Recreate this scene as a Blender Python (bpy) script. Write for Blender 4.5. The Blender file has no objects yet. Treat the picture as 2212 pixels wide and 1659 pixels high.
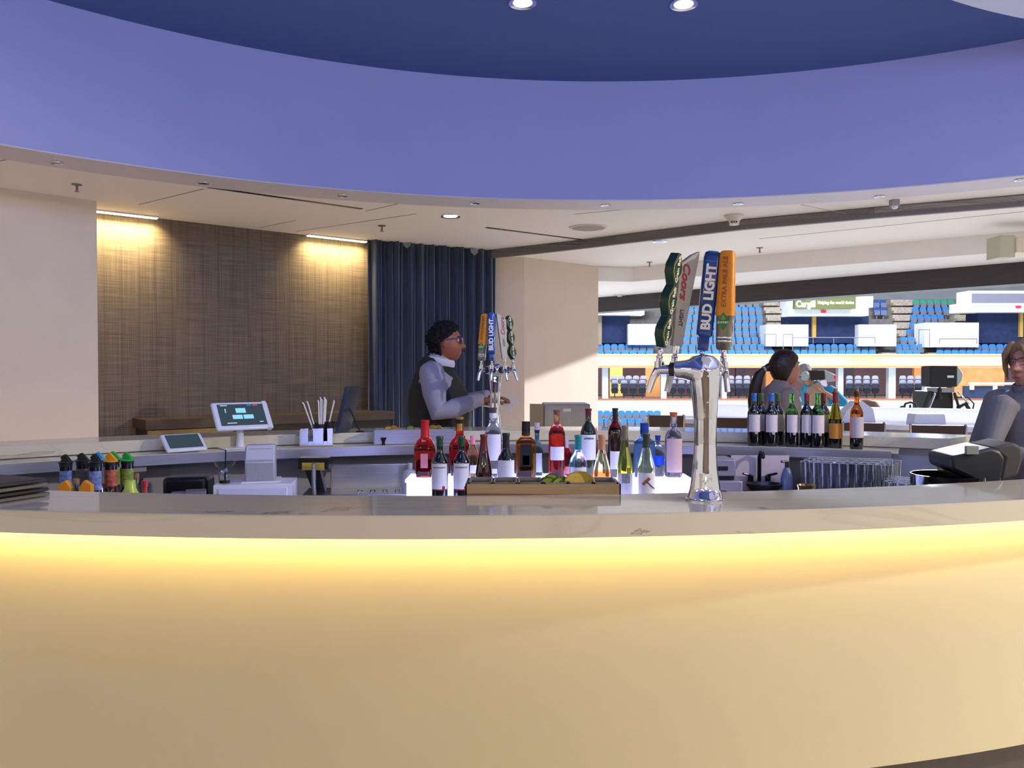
import bpy, bmesh, math, random
from math import sin, cos, pi, radians, sqrt, atan2, exp
from mathutils import Vector, Matrix
random.seed(7)
S = bpy.context.scene
C = S.collection

# ---------------------------------------------------------------- camera
F = 1736.0
PITCH = radians(0.974)
CAMZ = 1.42
cd = bpy.data.cameras.new('camera'); cam = bpy.data.objects.new('camera', cd); C.objects.link(cam)
cd.sensor_width = 36; cd.lens = 36*F/2212; cd.clip_end = 400
cam.location = (0, 0, CAMZ); cam.rotation_euler = (pi/2-PITCH, 0, 0)
S.camera = cam

def ray(px, py):
    u = (px-1106)/F; v = (829.5-py)/F
    return Vector((u, cos(PITCH)+v*sin(PITCH), -sin(PITCH)+v*cos(PITCH)))
def at(px, py, Y):
    d = ray(px, py); return Vector((d.x/d.y*Y, Y, CAMZ+d.z/d.y*Y))
def atz(px, py, z):
    d = ray(px, py); t = (z-CAMZ)/d.z; return Vector((d.x*t, d.y*t, z))
def X_(px, Y): return at(px, 800, Y).x
def Z_(py, Y): return at(1106, py, Y).z

# ---------------------------------------------------------------- world, exposure
w = bpy.data.worlds.new('world'); S.world = w; w.use_nodes = True
bg = w.node_tree.nodes['Background']; bg.inputs[0].default_value = (.88, .84, .81, 1); bg.inputs[1].default_value = .80
S.view_settings.view_transform = 'Standard'; S.view_settings.look = 'None'
S.view_settings.exposure = 0; S.view_settings.gamma = 1

def translucent(name, col):
    m = bpy.data.materials.new(name); m.use_nodes = True; nt = m.node_tree; N = nt.nodes.new; out = nt.nodes['Material Output']
    b = nt.nodes['Principled BSDF']; b.inputs['Base Color'].default_value = (*col, 1); t = N('ShaderNodeBsdfTranslucent'); t.inputs[0].default_value = (*col, 1); x = N('ShaderNodeMixShader'); x.inputs[0].default_value = .6
    nt.links.new(b.outputs[0], x.inputs[1]); nt.links.new(t.outputs[0], x.inputs[2]); nt.links.new(x.outputs[0], out.inputs[0]); return m
def thin_glass(name, col, blend=.35, gloss=.03):
    m = bpy.data.materials.new(name); m.use_nodes = True; nt = m.node_tree; N = nt.nodes.new; out = nt.nodes['Material Output']
    nt.nodes.remove(nt.nodes['Principled BSDF']); t = N('ShaderNodeBsdfTransparent'); t.inputs[0].default_value = (*col, 1)
    g = N('ShaderNodeBsdfGlossy'); g.inputs['Roughness'].default_value = gloss; lw = N('ShaderNodeLayerWeight'); lw.inputs[0].default_value = blend
    x = N('ShaderNodeMixShader'); nt.links.new(lw.outputs['Facing'], x.inputs[0]); nt.links.new(t.outputs[0], x.inputs[1]); nt.links.new(g.outputs[0], x.inputs[2]); nt.links.new(x.outputs[0], out.inputs[0]); return m
def lamp(name, kind, loc, target=None, energy=10, color=(1,1,1), size=.1, sizey=None, angle=None, blend=.3):
    l = bpy.data.lights.new(name, kind); o = bpy.data.objects.new(name, l); C.objects.link(o)
    o.location = loc; l.energy = energy; l.color = color
    if kind == 'AREA':
        l.size = size
        if sizey: l.shape = 'RECTANGLE'; l.size_y = sizey
    elif kind == 'SUN': l.angle = size
    else: l.shadow_soft_size = size
    if kind == 'SPOT': l.spot_size = angle or radians(70); l.spot_blend = blend
    if target is not None:
        o.rotation_euler = (Vector(target)-Vector(loc)).to_track_quat('-Z', 'Y').to_euler()
    return o
# arena flood light high on the far rafters: rakes in under the header
lamp('arena_floodlight', 'SPOT', (39, 18.7, 10.8), (3.0, 8.0, 1.2), 120000, (.93,.96,1), .35, angle=radians(34), blend=.2)
# low flood added to brighten rail and counters, then bowl house lighting
lamp('arena_floodlight', 'SPOT', (24, 46, 9.5), (2.6, 6.0, 1.0), 60000, (.95,.97,1), .35, angle=radians(26), blend=.2)
lamp('arena_house_light', 'AREA', (16, 36, 22), (16, 52, 2), 10500, (.86,.93,1), 30, 12)
lamp('arena_rink_light', 'AREA', (14, 28, 20), (14, 28, 0), 16000, (.90,.95,1), 30, 12)
lamp('concourse_light', 'AREA', (18, 54.5, 1.45), (18, 58, -1.5), 2300, (1,.86,.74), 50, 2)
# added fill lamps above the unseen lounge, and the blue cove inside the dome
for (x, y, e) in ((-5.2, .5, 60), (-3.5, -3.5, 130), (3.5, -3.5, 130), (6.6, .8, 60), (0, -5.5, 110)):
    lamp('lounge_fill_light', 'AREA', (x, y, 2.70), (x, y, 0), e*.5, (1, .92, .80), 1.2, 1.2)
lamp('bar_fill_spot', 'SPOT', (-1.5, -2.6, 2.65), (-.3, 3.2, .5), 14, (1, .90, .72), .2, angle=radians(95), blend=.9)  # two added spots that lift the brightness of the bar front
lamp('bar_fill_spot', 'SPOT', (2.4, -2.6, 2.65), (1.0, 3.2, .5), 14, (1, .90, .72), .2, angle=radians(95), blend=.9)
lamp('dome_side_spot', 'SPOT', (5.2, 1.5, 3.05), (.9, 2.3, .7), 640, (1, .93, .80), .07, angle=radians(70), blend=.5)
for k in range(10):
    a = 2*pi*k/10
    lamp('dome_cove_light', 'AREA', (.7+1.6*cos(a), 1.1+1.6*sin(a), 3.1), (.7+5*cos(a), 1.1+5*sin(a), 3.1), 18, (.35, .47, 1), .8, .3)

# ---------------------------------------------------------------- helpers
def lin(h):
    h = h.lstrip('#'); r = [int(h[i:i+2], 16)/255 for i in (0, 2, 4)]
    return tuple((c/12.92 if c <= .04045 else ((c+.055)/1.055)**2.4) for c in r)
MATS = {}
def M(name, col='#ffffff', rough=.5, metal=0, trans=0, ior=1.45, emit=0, ecol=None, noise=0, scale=20, coat=0, alpha=1, bump=0, stretch=(1,1,1)):
    if name in MATS: return MATS[name]
    m = bpy.data.materials.new(name); m.use_nodes = True; nt = m.node_tree; b = nt.nodes['Principled BSDF']
    c = lin(col) if isinstance(col, str) else col
    b.inputs['Base Color'].default_value = (*c, 1); b.inputs['Roughness'].default_value = rough
    b.inputs['Metallic'].default_value = metal; b.inputs['Transmission Weight'].default_value = trans; b.inputs['IOR'].default_value = ior
    if coat: b.inputs['Coat Weight'].default_value = coat
    if alpha < 1: b.inputs['Alpha'].default_value = alpha
    if emit:
        b.inputs['Emission Strength'].default_value = emit
        b.inputs['Emission Color'].default_value = (*(lin(ecol) if ecol else c), 1)
    if noise or bump:
        tc = nt.nodes.new('ShaderNodeTexCoord'); mp = nt.nodes.new('ShaderNodeMapping'); n = nt.nodes.new('ShaderNodeTexNoise')
        mp.inputs['Scale'].default_value = stretch
        n.inputs['Scale'].default_value = scale; n.inputs['Detail'].default_value = 4
        nt.links.new(tc.outputs['Object'], mp.inputs[0]); nt.links.new(mp.outputs[0], n.inputs[0])
        if noise:
            r = nt.nodes.new('ShaderNodeValToRGB')
            r.color_ramp.elements[0].position = .3; r.color_ramp.elements[1].position = .7
            r.color_ramp.elements[0].color = (*[max(0, x*(1-noise)) for x in c], 1)
            r.color_ramp.elements[1].color = (*[min(1, x*(1+noise)) for x in c], 1)
            nt.links.new(n.outputs[0], r.inputs[0]); nt.links.new(r.outputs[0], b.inputs['Base Color'])
        if bump:
            bp = nt.nodes.new('ShaderNodeBump'); bp.inputs['Strength'].default_value = bump; bp.inputs['Distance'].default_value = .01
            nt.links.new(n.outputs[0], bp.inputs['Height']); nt.links.new(bp.outputs[0], b.inputs['Normal'])
    MATS[name] = m; return m

class MB:
    def __init__(s): s.v = []; s.f = []; s.m = []
    def add(s, vs, fs, mi=0):
        o = len(s.v); s.v += [tuple(x) for x in vs]
        for f in fs: s.f.append([i+o for i in f]); s.m.append(mi)
        return s
    def box(s, c, d, mi=0, rz=0, mat=None):
        x, y, z = [t/2 for t in d]; vs = [Vector((a*x, b*y, e*z)) for e in (-1, 1) for b in (-1, 1) for a in (-1, 1)]
        R = mat if mat is not None else Matrix.Rotation(rz, 3, 'Z')
        vs = [R @ v + Vector(c) for v in vs]
        return s.add(vs, [(0,2,3,1),(4,5,7,6),(0,1,5,4),(2,6,7,3),(0,4,6,2),(1,3,7,5)], mi)
    def bb(s, a, b, mi=0): return s.box([(a[i]+b[i])/2 for i in range(3)], [abs(b[i]-a[i]) for i in range(3)], mi)
    def lathe(s, pr, c=(0,0,0), n=32, mi=0, sq=0, sx=1, sy=1, mis=None, caps=True):
        """profile [(r,z)]; sq>0 squares the section"""
        vs = []; fs = []; ms = []
        for (r, z) in pr:
            for k in range(n):
                a = 2*pi*k/n; rr = r
                if sq:
                    e = 2+sq*8; rr = r/((abs(cos(a))**e+abs(sin(a))**e)**(1/e))
                vs.append((c[0]+rr*cos(a)*sx, c[1]+rr*sin(a)*sy, c[2]+z))
        for i in range(len(pr)-1):
            for k in range(n):
                fs.append((i*n+k, i*n+(k+1) % n, (i+1)*n+(k+1) % n, (i+1)*n+k)); ms.append(mis[i] if mis else mi)
        if caps:
            fs.append(tuple(reversed(range(n)))); ms.append(mis[0] if mis else mi)
            fs.append(tuple((len(pr)-1)*n+k for k in range(n))); ms.append(mis[-1] if mis else mi)
        o = len(s.v); s.v += vs
        for f, m_ in zip(fs, ms): s.f.append([i+o for i in f]); s.m.append(m_)
        return s
    def cyl(s, c, r, h, n=24, mi=0, r2=None): return s.lathe([(r, 0), (r if r2 is None else r2, h)], c, n, mi)
    def tube(s, pts, rad, n=12, mi=0, flat=None, up=(0,0,1), closed=False, dome=True):
        """swept tube; rad number or list; flat = list of (a,b) radii along side and up"""
        pts = [Vector(p) for p in pts]; N = len(pts)
        R = [rad]*N if not isinstance(rad, (list, tuple)) else list(rad)
        if flat: R = flat
        R = [(r, r) if not isinstance(r, (list, tuple)) else r for r in R]
        P = []; T = []
        for i, p in enumerate(pts):
            t = (pts[min(i+1, N-1)]-pts[max(i-1, 0)]).normalized(); P.append(p); T.append(t)
        if dome and not closed:
            nP, nT, nR = [], [], []
            for q in (.02, .5, .85): 
                a = sqrt(max(0, 1-(1-q)**2)); r = min(R[0])
                nP.append(P[0]-T[0]*r*(1-q)); nT.append(T[0]); nR.append((R[0][0]*max(a,.08), R[0][1]*max(a,.08)))
            eP, eT, eR = [], [], []
            for q in (.85, .5, .02):
                a = sqrt(max(0, 1-(1-q)**2)); r = min(R[-1])
                eP.append(P[-1]+T[-1]*r*(1-q)); eT.append(T[-1]); eR.append((R[-1][0]*max(a,.08), R[-1][1]*max(a,.08)))
            P = nP+P+eP; T = nT+T+eT; R = nR+R+eR
        vs = []; prev = None
        for p, t, r in zip(P, T, R):
            u = Vector(up)
            if prev is not None: u = prev
            side = t.cross(u)
            if side.length < 1e-4: side = t.cross(Vector((1, 0, 0)))
            side.normalize(); uu = side.cross(t).normalized(); prev = uu
            for k in range(n):
                a = 2*pi*k/n; vs.append(p+side*cos(a)*r[0]+uu*sin(a)*r[1])
        L = len(P); fs = []
        for i in range(L-1+(1 if closed else 0)):
            j = (i+1) % L
            for k in range(n): fs.append((i*n+k, i*n+(k+1) % n, j*n+(k+1) % n, j*n+k))
        if not closed: fs.append(tuple(reversed(range(n)))); fs.append(tuple((L-1)*n+k for k in range(n)))
        return s.add(vs, fs, mi)
    def prism(s, poly, vec, mi=0):
        n = len(poly); a = [Vector(p) for p in poly]; b = [p+Vector(vec) for p in a]
        return s.add(a+b, [tuple(reversed(range(n))), tuple(range(n, 2*n))]+[(i, (i+1) % n, n+(i+1) % n, n+i) for i in range(n)], mi)
    def slab(s, xy, z0, z1, mi=0): return s.prism([(x, y, z0) for x, y in xy], (0, 0, z1-z0), mi)
    def ell(s, c, r, n=20, mi=0, R=None):
        vs = []; fs = []; h = n//2
        for i in range(h+1):
            t = pi*i/h; t = min(max(t, .02), pi-.02)
            for k in range(n):
                a = 2*pi*k/n; v = Vector((r[0]*sin(t)*cos(a), r[1]*sin(t)*sin(a), -r[2]*cos(t)))
                if R is not None: v = R @ v
                vs.append(v+Vector(c))
        for i in range(h):
            for k in range(n): fs.append((i*n+k, i*n+(k+1) % n, (i+1)*n+(k+1) % n, (i+1)*n+k))
        fs.append(tuple(reversed(range(n)))); fs.append(tuple(h*n+k for k in range(n)))
        return s.add(vs, fs, mi)
    def arc(s, c, r0, r1, z0, z1, a0, a1, n=96, mi=0, rt0=None, rt1=None):
        """curved slab: radii r0..r1 (rt0, rt1 at the top), degrees a0..a1"""
        rt0 = r0 if rt0 is None else rt0; rt1 = r1 if rt1 is None else rt1
        vs = []; fs = []
        for i in range(n+1):
            a = radians(a0+(a1-a0)*i/n); q = (cos(a), sin(a))
            for r, z in ((r0, z0), (r1, z0), (rt1, z1), (rt0, z1)): vs.append((c[0]+r*q[0], c[1]+r*q[1], z))
        for i in range(n):
            for k in range(4): fs.append((i*4+k, i*4+(k+1) % 4, i*4+4+(k+1) % 4, i*4+4+k))
        fs += [(3, 2, 1, 0), (n*4, n*4+1, n*4+2, n*4+3)]
        return s.add(vs, fs, mi)
    def build(s, name, mats, parent=None, loc=(0,0,0), rz=0, smooth=35, bevel=0, seg=2, sub=0, kind=None, raw=False):
        me = bpy.data.meshes.new(name); me.from_pydata(s.v, [], s.f)
        if not isinstance(mats, (list, tuple)): mats = [mats]
        for m in mats: me.materials.append(m)
        for p, mi in zip(me.polygons, s.m): p.material_index = mi
        bm = bmesh.new(); bm.from_mesh(me); bmesh.ops.recalc_face_normals(bm, faces=bm.faces); bm.to_mesh(me); bm.free()
        if smooth and len(me.polygons):
            me.shade_smooth(); me.set_sharp_from_angle(angle=radians(smooth))
        o = bpy.data.objects.new(name, me); C.objects.link(o)
        if parent is not None: o.parent = parent
        o.location = loc; o.rotation_euler = (0, 0, rz)
        if bevel:
            b = o.modifiers.new('bevel', 'BEVEL'); b.width = bevel; b.segments = seg; b.limit_method = 'ANGLE'; b.angle_limit = radians(40)
        if sub: 
            q = o.modifiers.new('sub', 'SUBSURF'); q.levels = sub; q.render_levels = sub
        if kind: o['kind'] = kind
        return o

def tag(o, label=None, cat=None, group=None, kind=None):
    if label: o['label'] = label
    if cat: o['category'] = cat
    if group: o['group'] = group
    if kind: o['kind'] = kind
    return o
def thing(name, label, cat, loc=(0,0,0), rz=0, group=None):
    o = bpy.data.objects.new(name, None); C.objects.link(o); o.empty_display_size = .05
    o.location = loc; o.rotation_euler = (0, 0, rz); return tag(o, label, cat, group)
def copy_tree(o, parent=None):
    c = o.copy(); C.objects.link(c)
    if parent is not None: c.parent = parent
    for ch in [x for x in C.objects if x.parent == o]: copy_tree(ch, c)
    return c
def voxel(o, size, smooth=2, fac=.5):
    """weld an assembled body into one continuous skin"""
    r = o.modifiers.new('r', 'REMESH'); r.mode = 'VOXEL'; r.voxel_size = size; r.use_smooth_shade = True
    if smooth:
        q = o.modifiers.new('s', 'SMOOTH'); q.iterations = smooth; q.factor = fac
    bpy.context.view_layer.update()
    dg = bpy.context.evaluated_depsgraph_get()
    me = bpy.data.meshes.new_from_object(o.evaluated_get(dg)); me.shade_smooth()
    mats = [m for m in o.data.materials]; o.modifiers.clear(); o.data = me
    if not len(me.materials):
        for m in mats: me.materials.append(m)
    return o
def text(s, size, mat, parent, loc, rot=(0,0,0), name='lettering', depth=.0006, bold=0, shear=0, wrap=None, mat4=None, align='CENTER', sx=1):
    cu = bpy.data.curves.new(name, 'FONT'); cu.body = s; cu.size = size; cu.extrude = depth; cu.shear = shear
    cu.align_x = align; cu.align_y = 'CENTER'
    t = bpy.data.objects.new(name, cu); C.objects.link(t); bpy.context.view_layer.update()
    me = bpy.data.meshes.new_from_object(t.evaluated_get(bpy.context.evaluated_depsgraph_get()))
    bpy.data.objects.remove(t)
    if bold:      # heavier strokes: the glyphs overlaid with small shifts
        bm = bmesh.new()
        for i, (a, b) in enumerate(((0,0),(1,0),(-1,0),(0,1),(0,-1),(.7,.7),(-.7,.7),(.7,-.7),(-.7,-.7))):
            n0 = len(bm.verts); bm.from_mesh(me); bm.verts.ensure_lookup_table()
            for v in bm.verts[n0:]: v.co.x += a*bold; v.co.y += b*bold; v.co.z += i*depth*.03
        bm.to_mesh(me); bm.free()
    for v in me.vertices:
        v.co.x *= sx
        x, y, z = v.co
        if wrap: v.co = (( wrap+z)*sin(x/wrap), -(wrap+z)*cos(x/wrap), y)   # bent round a bottle, facing -y
    me.materials.clear(); me.materials.append(mat)
    o = bpy.data.objects.new(name, me); C.objects.link(o); o.parent = parent
    if mat4 is not None: o.matrix_local = mat4
    else: o.location = loc; o.rotation_euler = rot
    return o
# ================================================================ materials of the room
def marble():
    m = bpy.data.materials.new('marble'); m.use_nodes = True; nt = m.node_tree; b = nt.nodes['Principled BSDF']
    N = nt.nodes.new; L = nt.links.new
    tc = N('ShaderNodeTexCoord'); mp = N('ShaderNodeMapping'); mp.inputs['Scale'].default_value = (1.0, 1.4, 6)
    L(tc.outputs['Object'], mp.inputs[0])
    n1 = N('ShaderNodeTexNoise'); n1.inputs['Scale'].default_value = 2.9; n1.inputs['Detail'].default_value = 7; n1.inputs['Distortion'].default_value = .5
    L(mp.outputs[0], n1.inputs[0])
    r1 = N('ShaderNodeValToRGB'); e = r1.color_ramp.elements      # thin dark veins on a level line of the noise
    e[0].position = .0; e[0].color = (1, 1, 1, 1); e[1].position = 1; e[1].color = (.66, .65, .60, 1)
    for p, c in ((.640, 1), (.646, .42), (.656, .76), (.69, .80)):
        q = e.new(p); q.color = (c, c, c*.96, 1)
    L(n1.outputs[0], r1.inputs[0])
    n2 = N('ShaderNodeTexNoise'); n2.inputs['Scale'].default_value = 1.1; n2.inputs['Detail'].default_value = 8; n2.inputs['Distortion'].default_value = 2.0
    mp2 = N('ShaderNodeMapping'); mp2.inputs['Scale'].default_value = (.5, 3.0, 3); mp2.inputs['Rotation'].default_value = (0, 0, .25)
    L(tc.outputs['Object'], mp2.inputs[0]); L(mp2.outputs[0], n2.inputs[0])
    r2 = N('ShaderNodeValToRGB'); e = r2.color_ramp.elements
    e[0].position = .47; e[0].color = (1, 1, 1, 1); e[1].position = .53; e[1].color = (1, 1, 1, 1)
    q = e.new(.5); q.color = (.90, .90, .88, 1)
    L(n2.outputs[0], r2.inputs[0])
    mx = N('ShaderNodeMix'); mx.data_type = 'RGBA'; mx.blend_type = 'MULTIPLY'; mx.inputs[0].default_value = 1
    L(r1.outputs[0], mx.inputs[6]); L(r2.outputs[0], mx.inputs[7])
    m2 = N('ShaderNodeMix'); m2.data_type = 'RGBA'; m2.blend_type = 'MULTIPLY'; m2.inputs[0].default_value = 1
    m2.inputs[7].default_value = (*lin('#d0c6ad'), 1)
    L(mx.outputs[2], m2.inputs[6]); L(m2.outputs[2], b.inputs['Base Color'])
    b.inputs['Roughness'].default_value = .06
    MATS['marble'] = m; return m
marble()
def weave():
    m = bpy.data.materials.new('woven_wall'); m.use_nodes = True; nt = m.node_tree; b = nt.nodes['Principled BSDF']
    N = nt.nodes.new; L = nt.links.new
    tc = N('ShaderNodeTexCoord'); cols = []
    for sc, s_, lo, hi in (((1.0, 1, 46), 3.0, .55, 1.15), ((60, 1, .6), 2.6, .62, 1.2)):
        mp = N('ShaderNodeMapping'); mp.inputs['Scale'].default_value = sc; L(tc.outputs['Object'], mp.inputs[0])
        n = N('ShaderNodeTexNoise'); n.inputs['Scale'].default_value = s_; n.inputs['Detail'].default_value = 3; L(mp.outputs[0], n.inputs[0])
        r = N('ShaderNodeMapRange'); r.inputs[1].default_value = .3; r.inputs[2].default_value = .7; r.inputs[3].default_value = lo; r.inputs[4].default_value = hi
        L(n.outputs[0], r.inputs[0]); cols.append(r)
    wv = N('ShaderNodeTexWave'); wv.bands_direction = 'X'; wv.inputs['Scale'].default_value = 2.3; wv.inputs['Distortion'].default_value = .5; L(tc.outputs['Object'], wv.inputs[0])
    r = N('ShaderNodeMapRange'); r.inputs[1].default_value = 0; r.inputs[2].default_value = .10; r.inputs[3].default_value = .82; r.inputs[4].default_value = 1; L(wv.outputs[0], r.inputs[0])
    a = N('ShaderNodeMath'); a.operation = 'MULTIPLY'; L(cols[0].outputs[0], a.inputs[0]); L(cols[1].outputs[0], a.inputs[1])
    a2 = N('ShaderNodeMath'); a2.operation = 'MULTIPLY'; L(a.outputs[0], a2.inputs[0]); L(r.outputs[0], a2.inputs[1])
    mx = N('ShaderNodeMix'); mx.data_type = 'RGBA'; mx.blend_type = 'MULTIPLY'; mx.inputs[0].default_value = 1
    mx.inputs[6].default_value = (*lin('#776a60'), 1); L(a2.outputs[0], mx.inputs[7]); L(mx.outputs[2], b.inputs['Base Color'])
    b.inputs['Roughness'].default_value = .6
    MATS['weave'] = m
weave()
white = M('white_paint', '#d8cdc2', .6, noise=.03, scale=3)
ceilm = M('ceiling_tile', '#efe7e2', .8, noise=.03, scale=260)
drum = M('drum_blue_wash', '#a3a6d2', .55, noise=.02, scale=2)  # whitish drum with the blue cove light put into its colour
dome_tint = M('dome_blue_wash', '#4e629c', .8, noise=.12, scale=300)  # dome lid, blue light wash mixed into the base colour
cream = M('cream_panel', '#cfc39a', .42, noise=.015, scale=2)
steel = M('brushed_steel', '#b9b7b4', .28, 1, noise=.10, scale=5, stretch=(1, 1, 60))
chrome = M('chrome', '#e9e9ec', .04, 1)
dark = M('dark_wood', '#2a2320', .45, noise=.2, scale=6, stretch=(1, 1, 12))
black = M('black_plastic', '#141416', .35, noise=.05, scale=60)
charcoal = M('charcoal_plastic', '#26272b', .45, noise=.08, scale=200)
whitep = M('white_plastic', '#dcdce4', .3, noise=.02, scale=20)
greyp = M('grey_plastic', '#9a98a0', .5, noise=.04, scale=80)
carpet = M('stone_floor', '#ddd5ca', .45, noise=.06, scale=6)
warm_led = M('warm_led', (1, .80, .36), .5, emit=29, ecol='#ffd88c')
cool_led = M('cool_led', (.45, .52, 1), .5, emit=6.5, ecol='#b0b9ff')
white_led = M('white_led', '#ffffff', .5, emit=9, ecol='#fff2dc')

# ================================================================ the room
fl = MB().slab([(-12, -8), (14, -8), (14, -2.9), (.5, 11.06), (-12, 14.5)], -.1, 0).build('floor', carpet, kind='structure')
MB().slab([(14, -2.9), (.5, 11.06), (3, 15.8), (17, 1.5)], -.5, -.4).build('floor_terrace', M('terrace_concrete', '#a5a3a5', .8, noise=.1, scale=4), kind='structure')

# main ceiling with the round opening
CC = (.7, 1.1); CR = 5.2; CZ = 2.75
outer = [(-9, -6), (9, -6), (9, 3.8), (5.7, 5.05), (3.87, 6.08), (2.95, 6.56), (2.02, 7.1), (1.35, 7.65), (.75, 8.16), (.25, 8.55), (-.25, 8.9), (-.35, 9.9), (-9, 9.9)]
def rayhit(a):
    d = (cos(a), sin(a)); best = None
    for i in range(len(outer)):
        p = outer[i]; q = outer[(i+1) % len(outer)]
        ex, ey = q[0]-p[0], q[1]-p[1]; den = d[0]*ey-d[1]*ex
        if abs(den) < 1e-9: continue
        t = ((p[0]-CC[0])*ey-(p[1]-CC[1])*ex)/den; u = ((p[0]-CC[0])*d[1]-(p[1]-CC[1])*d[0])/den
        if t > 0 and -1e-6 <= u <= 1+1e-6 and (best is None or t < best): best = t
    return best
angs = sorted(set([2*pi*i/180 for i in range(180)]+[atan2(y-CC[1], x-CC[0]) % (2*pi) for x, y in outer]))
mb = MB(); vs = []; fs = []
for a in angs:
    t = max(rayhit(a), CR+.08)
    for r, z in ((CR+.03, CZ), (t, CZ), (t, CZ+.12), (CR+.03, CZ+.12)): vs.append((CC[0]+r*cos(a), CC[1]+r*sin(a), z))
n = len(angs)
for i in range(n):
    j = (i+1) % n
    for k in range(4): fs.append((i*4+k, i*4+(k+1) % 4, j*4+(k+1) % 4, j*4+k))
mb.add(vs, fs).build('ceiling', ceilm, kind='structure', smooth=20)
# dome drum and its navy lid
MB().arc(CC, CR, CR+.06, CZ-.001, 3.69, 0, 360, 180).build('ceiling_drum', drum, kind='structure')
MB().cyl((CC[0], CC[1], 3.67), CR+.05, .08, 180).build('ceiling_dome', dome_tint, kind='structure')
# pale inner soffit crossing the dome at the right
MB().cyl((4.2, 1.0, 3.45), 3.88, .2, 160).build('ceiling_cloud', M('pale_paint', '#c9cee6', .6, noise=.02, scale=3), kind='structure')
# thin edge band round the opening (white rim, blue cove light put into its colour)
MB().arc(CC, CR-.004, CR+.36, CZ-.006, CZ+.002, 0, 360, 180).build('trim_1', M('rim_blue_tint', '#cfc9d4', .6), kind='structure')
# second ceiling with its fascia
fas = outer[2:11]
MB().slab(fas+[(-.25, 10.2), (1.05, 9.9), (1.5, 10.0), (2.58, 9.07), (4.72, 7.4), (7.2, 5.3)], 2.70, 2.74).build('ceiling.001', M('pale_tile', '#f2ece8', .8, noise=.02, scale=260), kind='structure')
v = MB()
for i in range(len(fas)-1):
    p, q = fas[i], fas[i+1]
    v.prism([(p[0], p[1], 2.66), (q[0], q[1], 2.66), (q[0], q[1], 2.80), (p[0], p[1], 2.80)], (.03, .035, 0))
v.build('trim_2', M('slot_grey', '#6e6a6c', .6, noise=.05, scale=30), kind='structure', smooth=0)
# lower bulkhead ceiling towards the arena
v = MB().slab([(.95, 9.9), (1.5, 10.0), (2.58, 9.07), (4.72, 7.4), (8.2, 4.6), (9.5, 5.9), (3, 12.6), (.5, 13.2)], 2.52, 2.80)
v.build('ceiling.002', M('bulkhead_paint', '#ece8e8', .7, noise=.02, scale=6), kind='structure')
# dark header over the arena opening
v = MB().slab([(.2, 13.3), (8.9, 4.3), (9.1, 4.5), (.4, 13.5)], 2.30, 3.3)
v.build('trim_3', M('dark_header', '#3a3538', .5, noise=.15, scale=4, stretch=(1, 1, 8)), kind='structure')
# roof over everything so that the arena light only enters through the opening
MB().slab([(-9, 5), (.5, 13.4), (9, 4.6), (9, -6), (-9, -6)], 3.8, 3.9).build('ceiling_deck', dark, kind='structure')

# walls: built in their own axes, local x along the wall
def wall(name, p, q, mat, z0=0, z1=CZ, th=.2, parent=None):
    L = math.hypot(q[0]-p[0], q[1]-p[1]); a = atan2(q[1]-p[1], q[0]-p[0])
    o = MB().bb((0, 0, z0), (L, th, z1)).build(name, mat, loc=(p[0], p[1], 0), rz=a, kind='structure', smooth=0); return o
wall('wall_left', (-6.6, 2.95), (-3.26, 6.33), white, th=.42)
pB0 = Vector((-3.75, 6.52)); pB1 = Vector((-1.12, 8.67))
wall('wall_back', pB0, pB1, MATS['weave'])
wall('wall_far', (-1.5, 9.1), (.2, 9.9), M('dark_brown_paint', '#3a3532', .8), z1=2.9)  # plain dark brown wall filling the gap behind the curtain
# pillar by the arena opening
MB().slab([(-.30, 9.02), (.14, 9.1), (1.06, 9.9), (.65, 10.45), (-.5, 9.8)], 0, 2.70).build('wall_right', M('pillar_paint', '#d6c6b6', .65, noise=.03, scale=3), kind='structure', smooth=0)

MB().bb((-5, -7.9, 0), (5, -7.7, 2.75)).build('wall_rear', M('lounge_wall', '#7c6d60', .7, noise=.2, scale=.7), kind='structure')
# joints of the ceiling panels
v = MB()
for (a, b) in (((0,348),(26,342)), ((300,442),(440,408)), ((640,476),(560,492)), ((790,456),(880,436)), ((1240,463),(1355,452)), ((640,500),(900,462))):
    p = atz(a[0], a[1], CZ-.001); q = atz(b[0], b[1], CZ-.001)
    d = Vector((-(q-p).y, (q-p).x, 0)).normalized()*.004
    v.prism([p-d, p+d, q+d, q-d], (0, 0, -.001))
for (a, b) in (((1640,516),(2212,457)), ((1730,442),(1830,462))):
    p = atz(a[0], a[1], 2.699); q = atz(b[0], b[1], 2.699)
    d = Vector((-(q-p).y, (q-p).x, 0)).normalized()*.004
    v.prism([p-d, p+d, q+d, q-d], (0, 0, -.001))
v.build('trim_4', M('joint_grey', '#8c8380', .8), kind='structure', smooth=0)

# ================================================================ front bar
CF = (-.29, 7.9)
bar = thing('bar_counter', 'long curved cream bar with marble top, lit by a warm strip along its front', 'bar counter')
fa0, fa1 = -90-27, -90+36
MB().arc(CF, 5.66, 5.97, 1.012, 1.07, fa0, fa1, 160).build('countertop', MATS['marble'], bar, bevel=.003)
MB().arc(CF, 5.78, 5.84, 0.322, 1.012, fa0, fa1, 160).build('front_panel', cream, bar)
MB().arc(CF, 5.70, 5.78, .0, 0.322, fa0, fa1, 160).build('toe_kick', M('dark_base', '#4a423c', .6, noise=.1), bar)
MB().arc(CF, 5.866, 5.890, 1.004, 1.0115, fa0+.2, fa1-.2, 160).build('light_strip', warm_led, bar)['label'] = 'glowing warm light strip under the marble edge'
MB().arc(CF, 5.50, 5.655, .955, .985, fa0, fa1, 120).build('service_shelf', steel, bar)
MB().arc(CF, 5.62, 5.655, 0, .955, fa0, fa1, 120).build('rear_panel', steel, bar)

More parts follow.
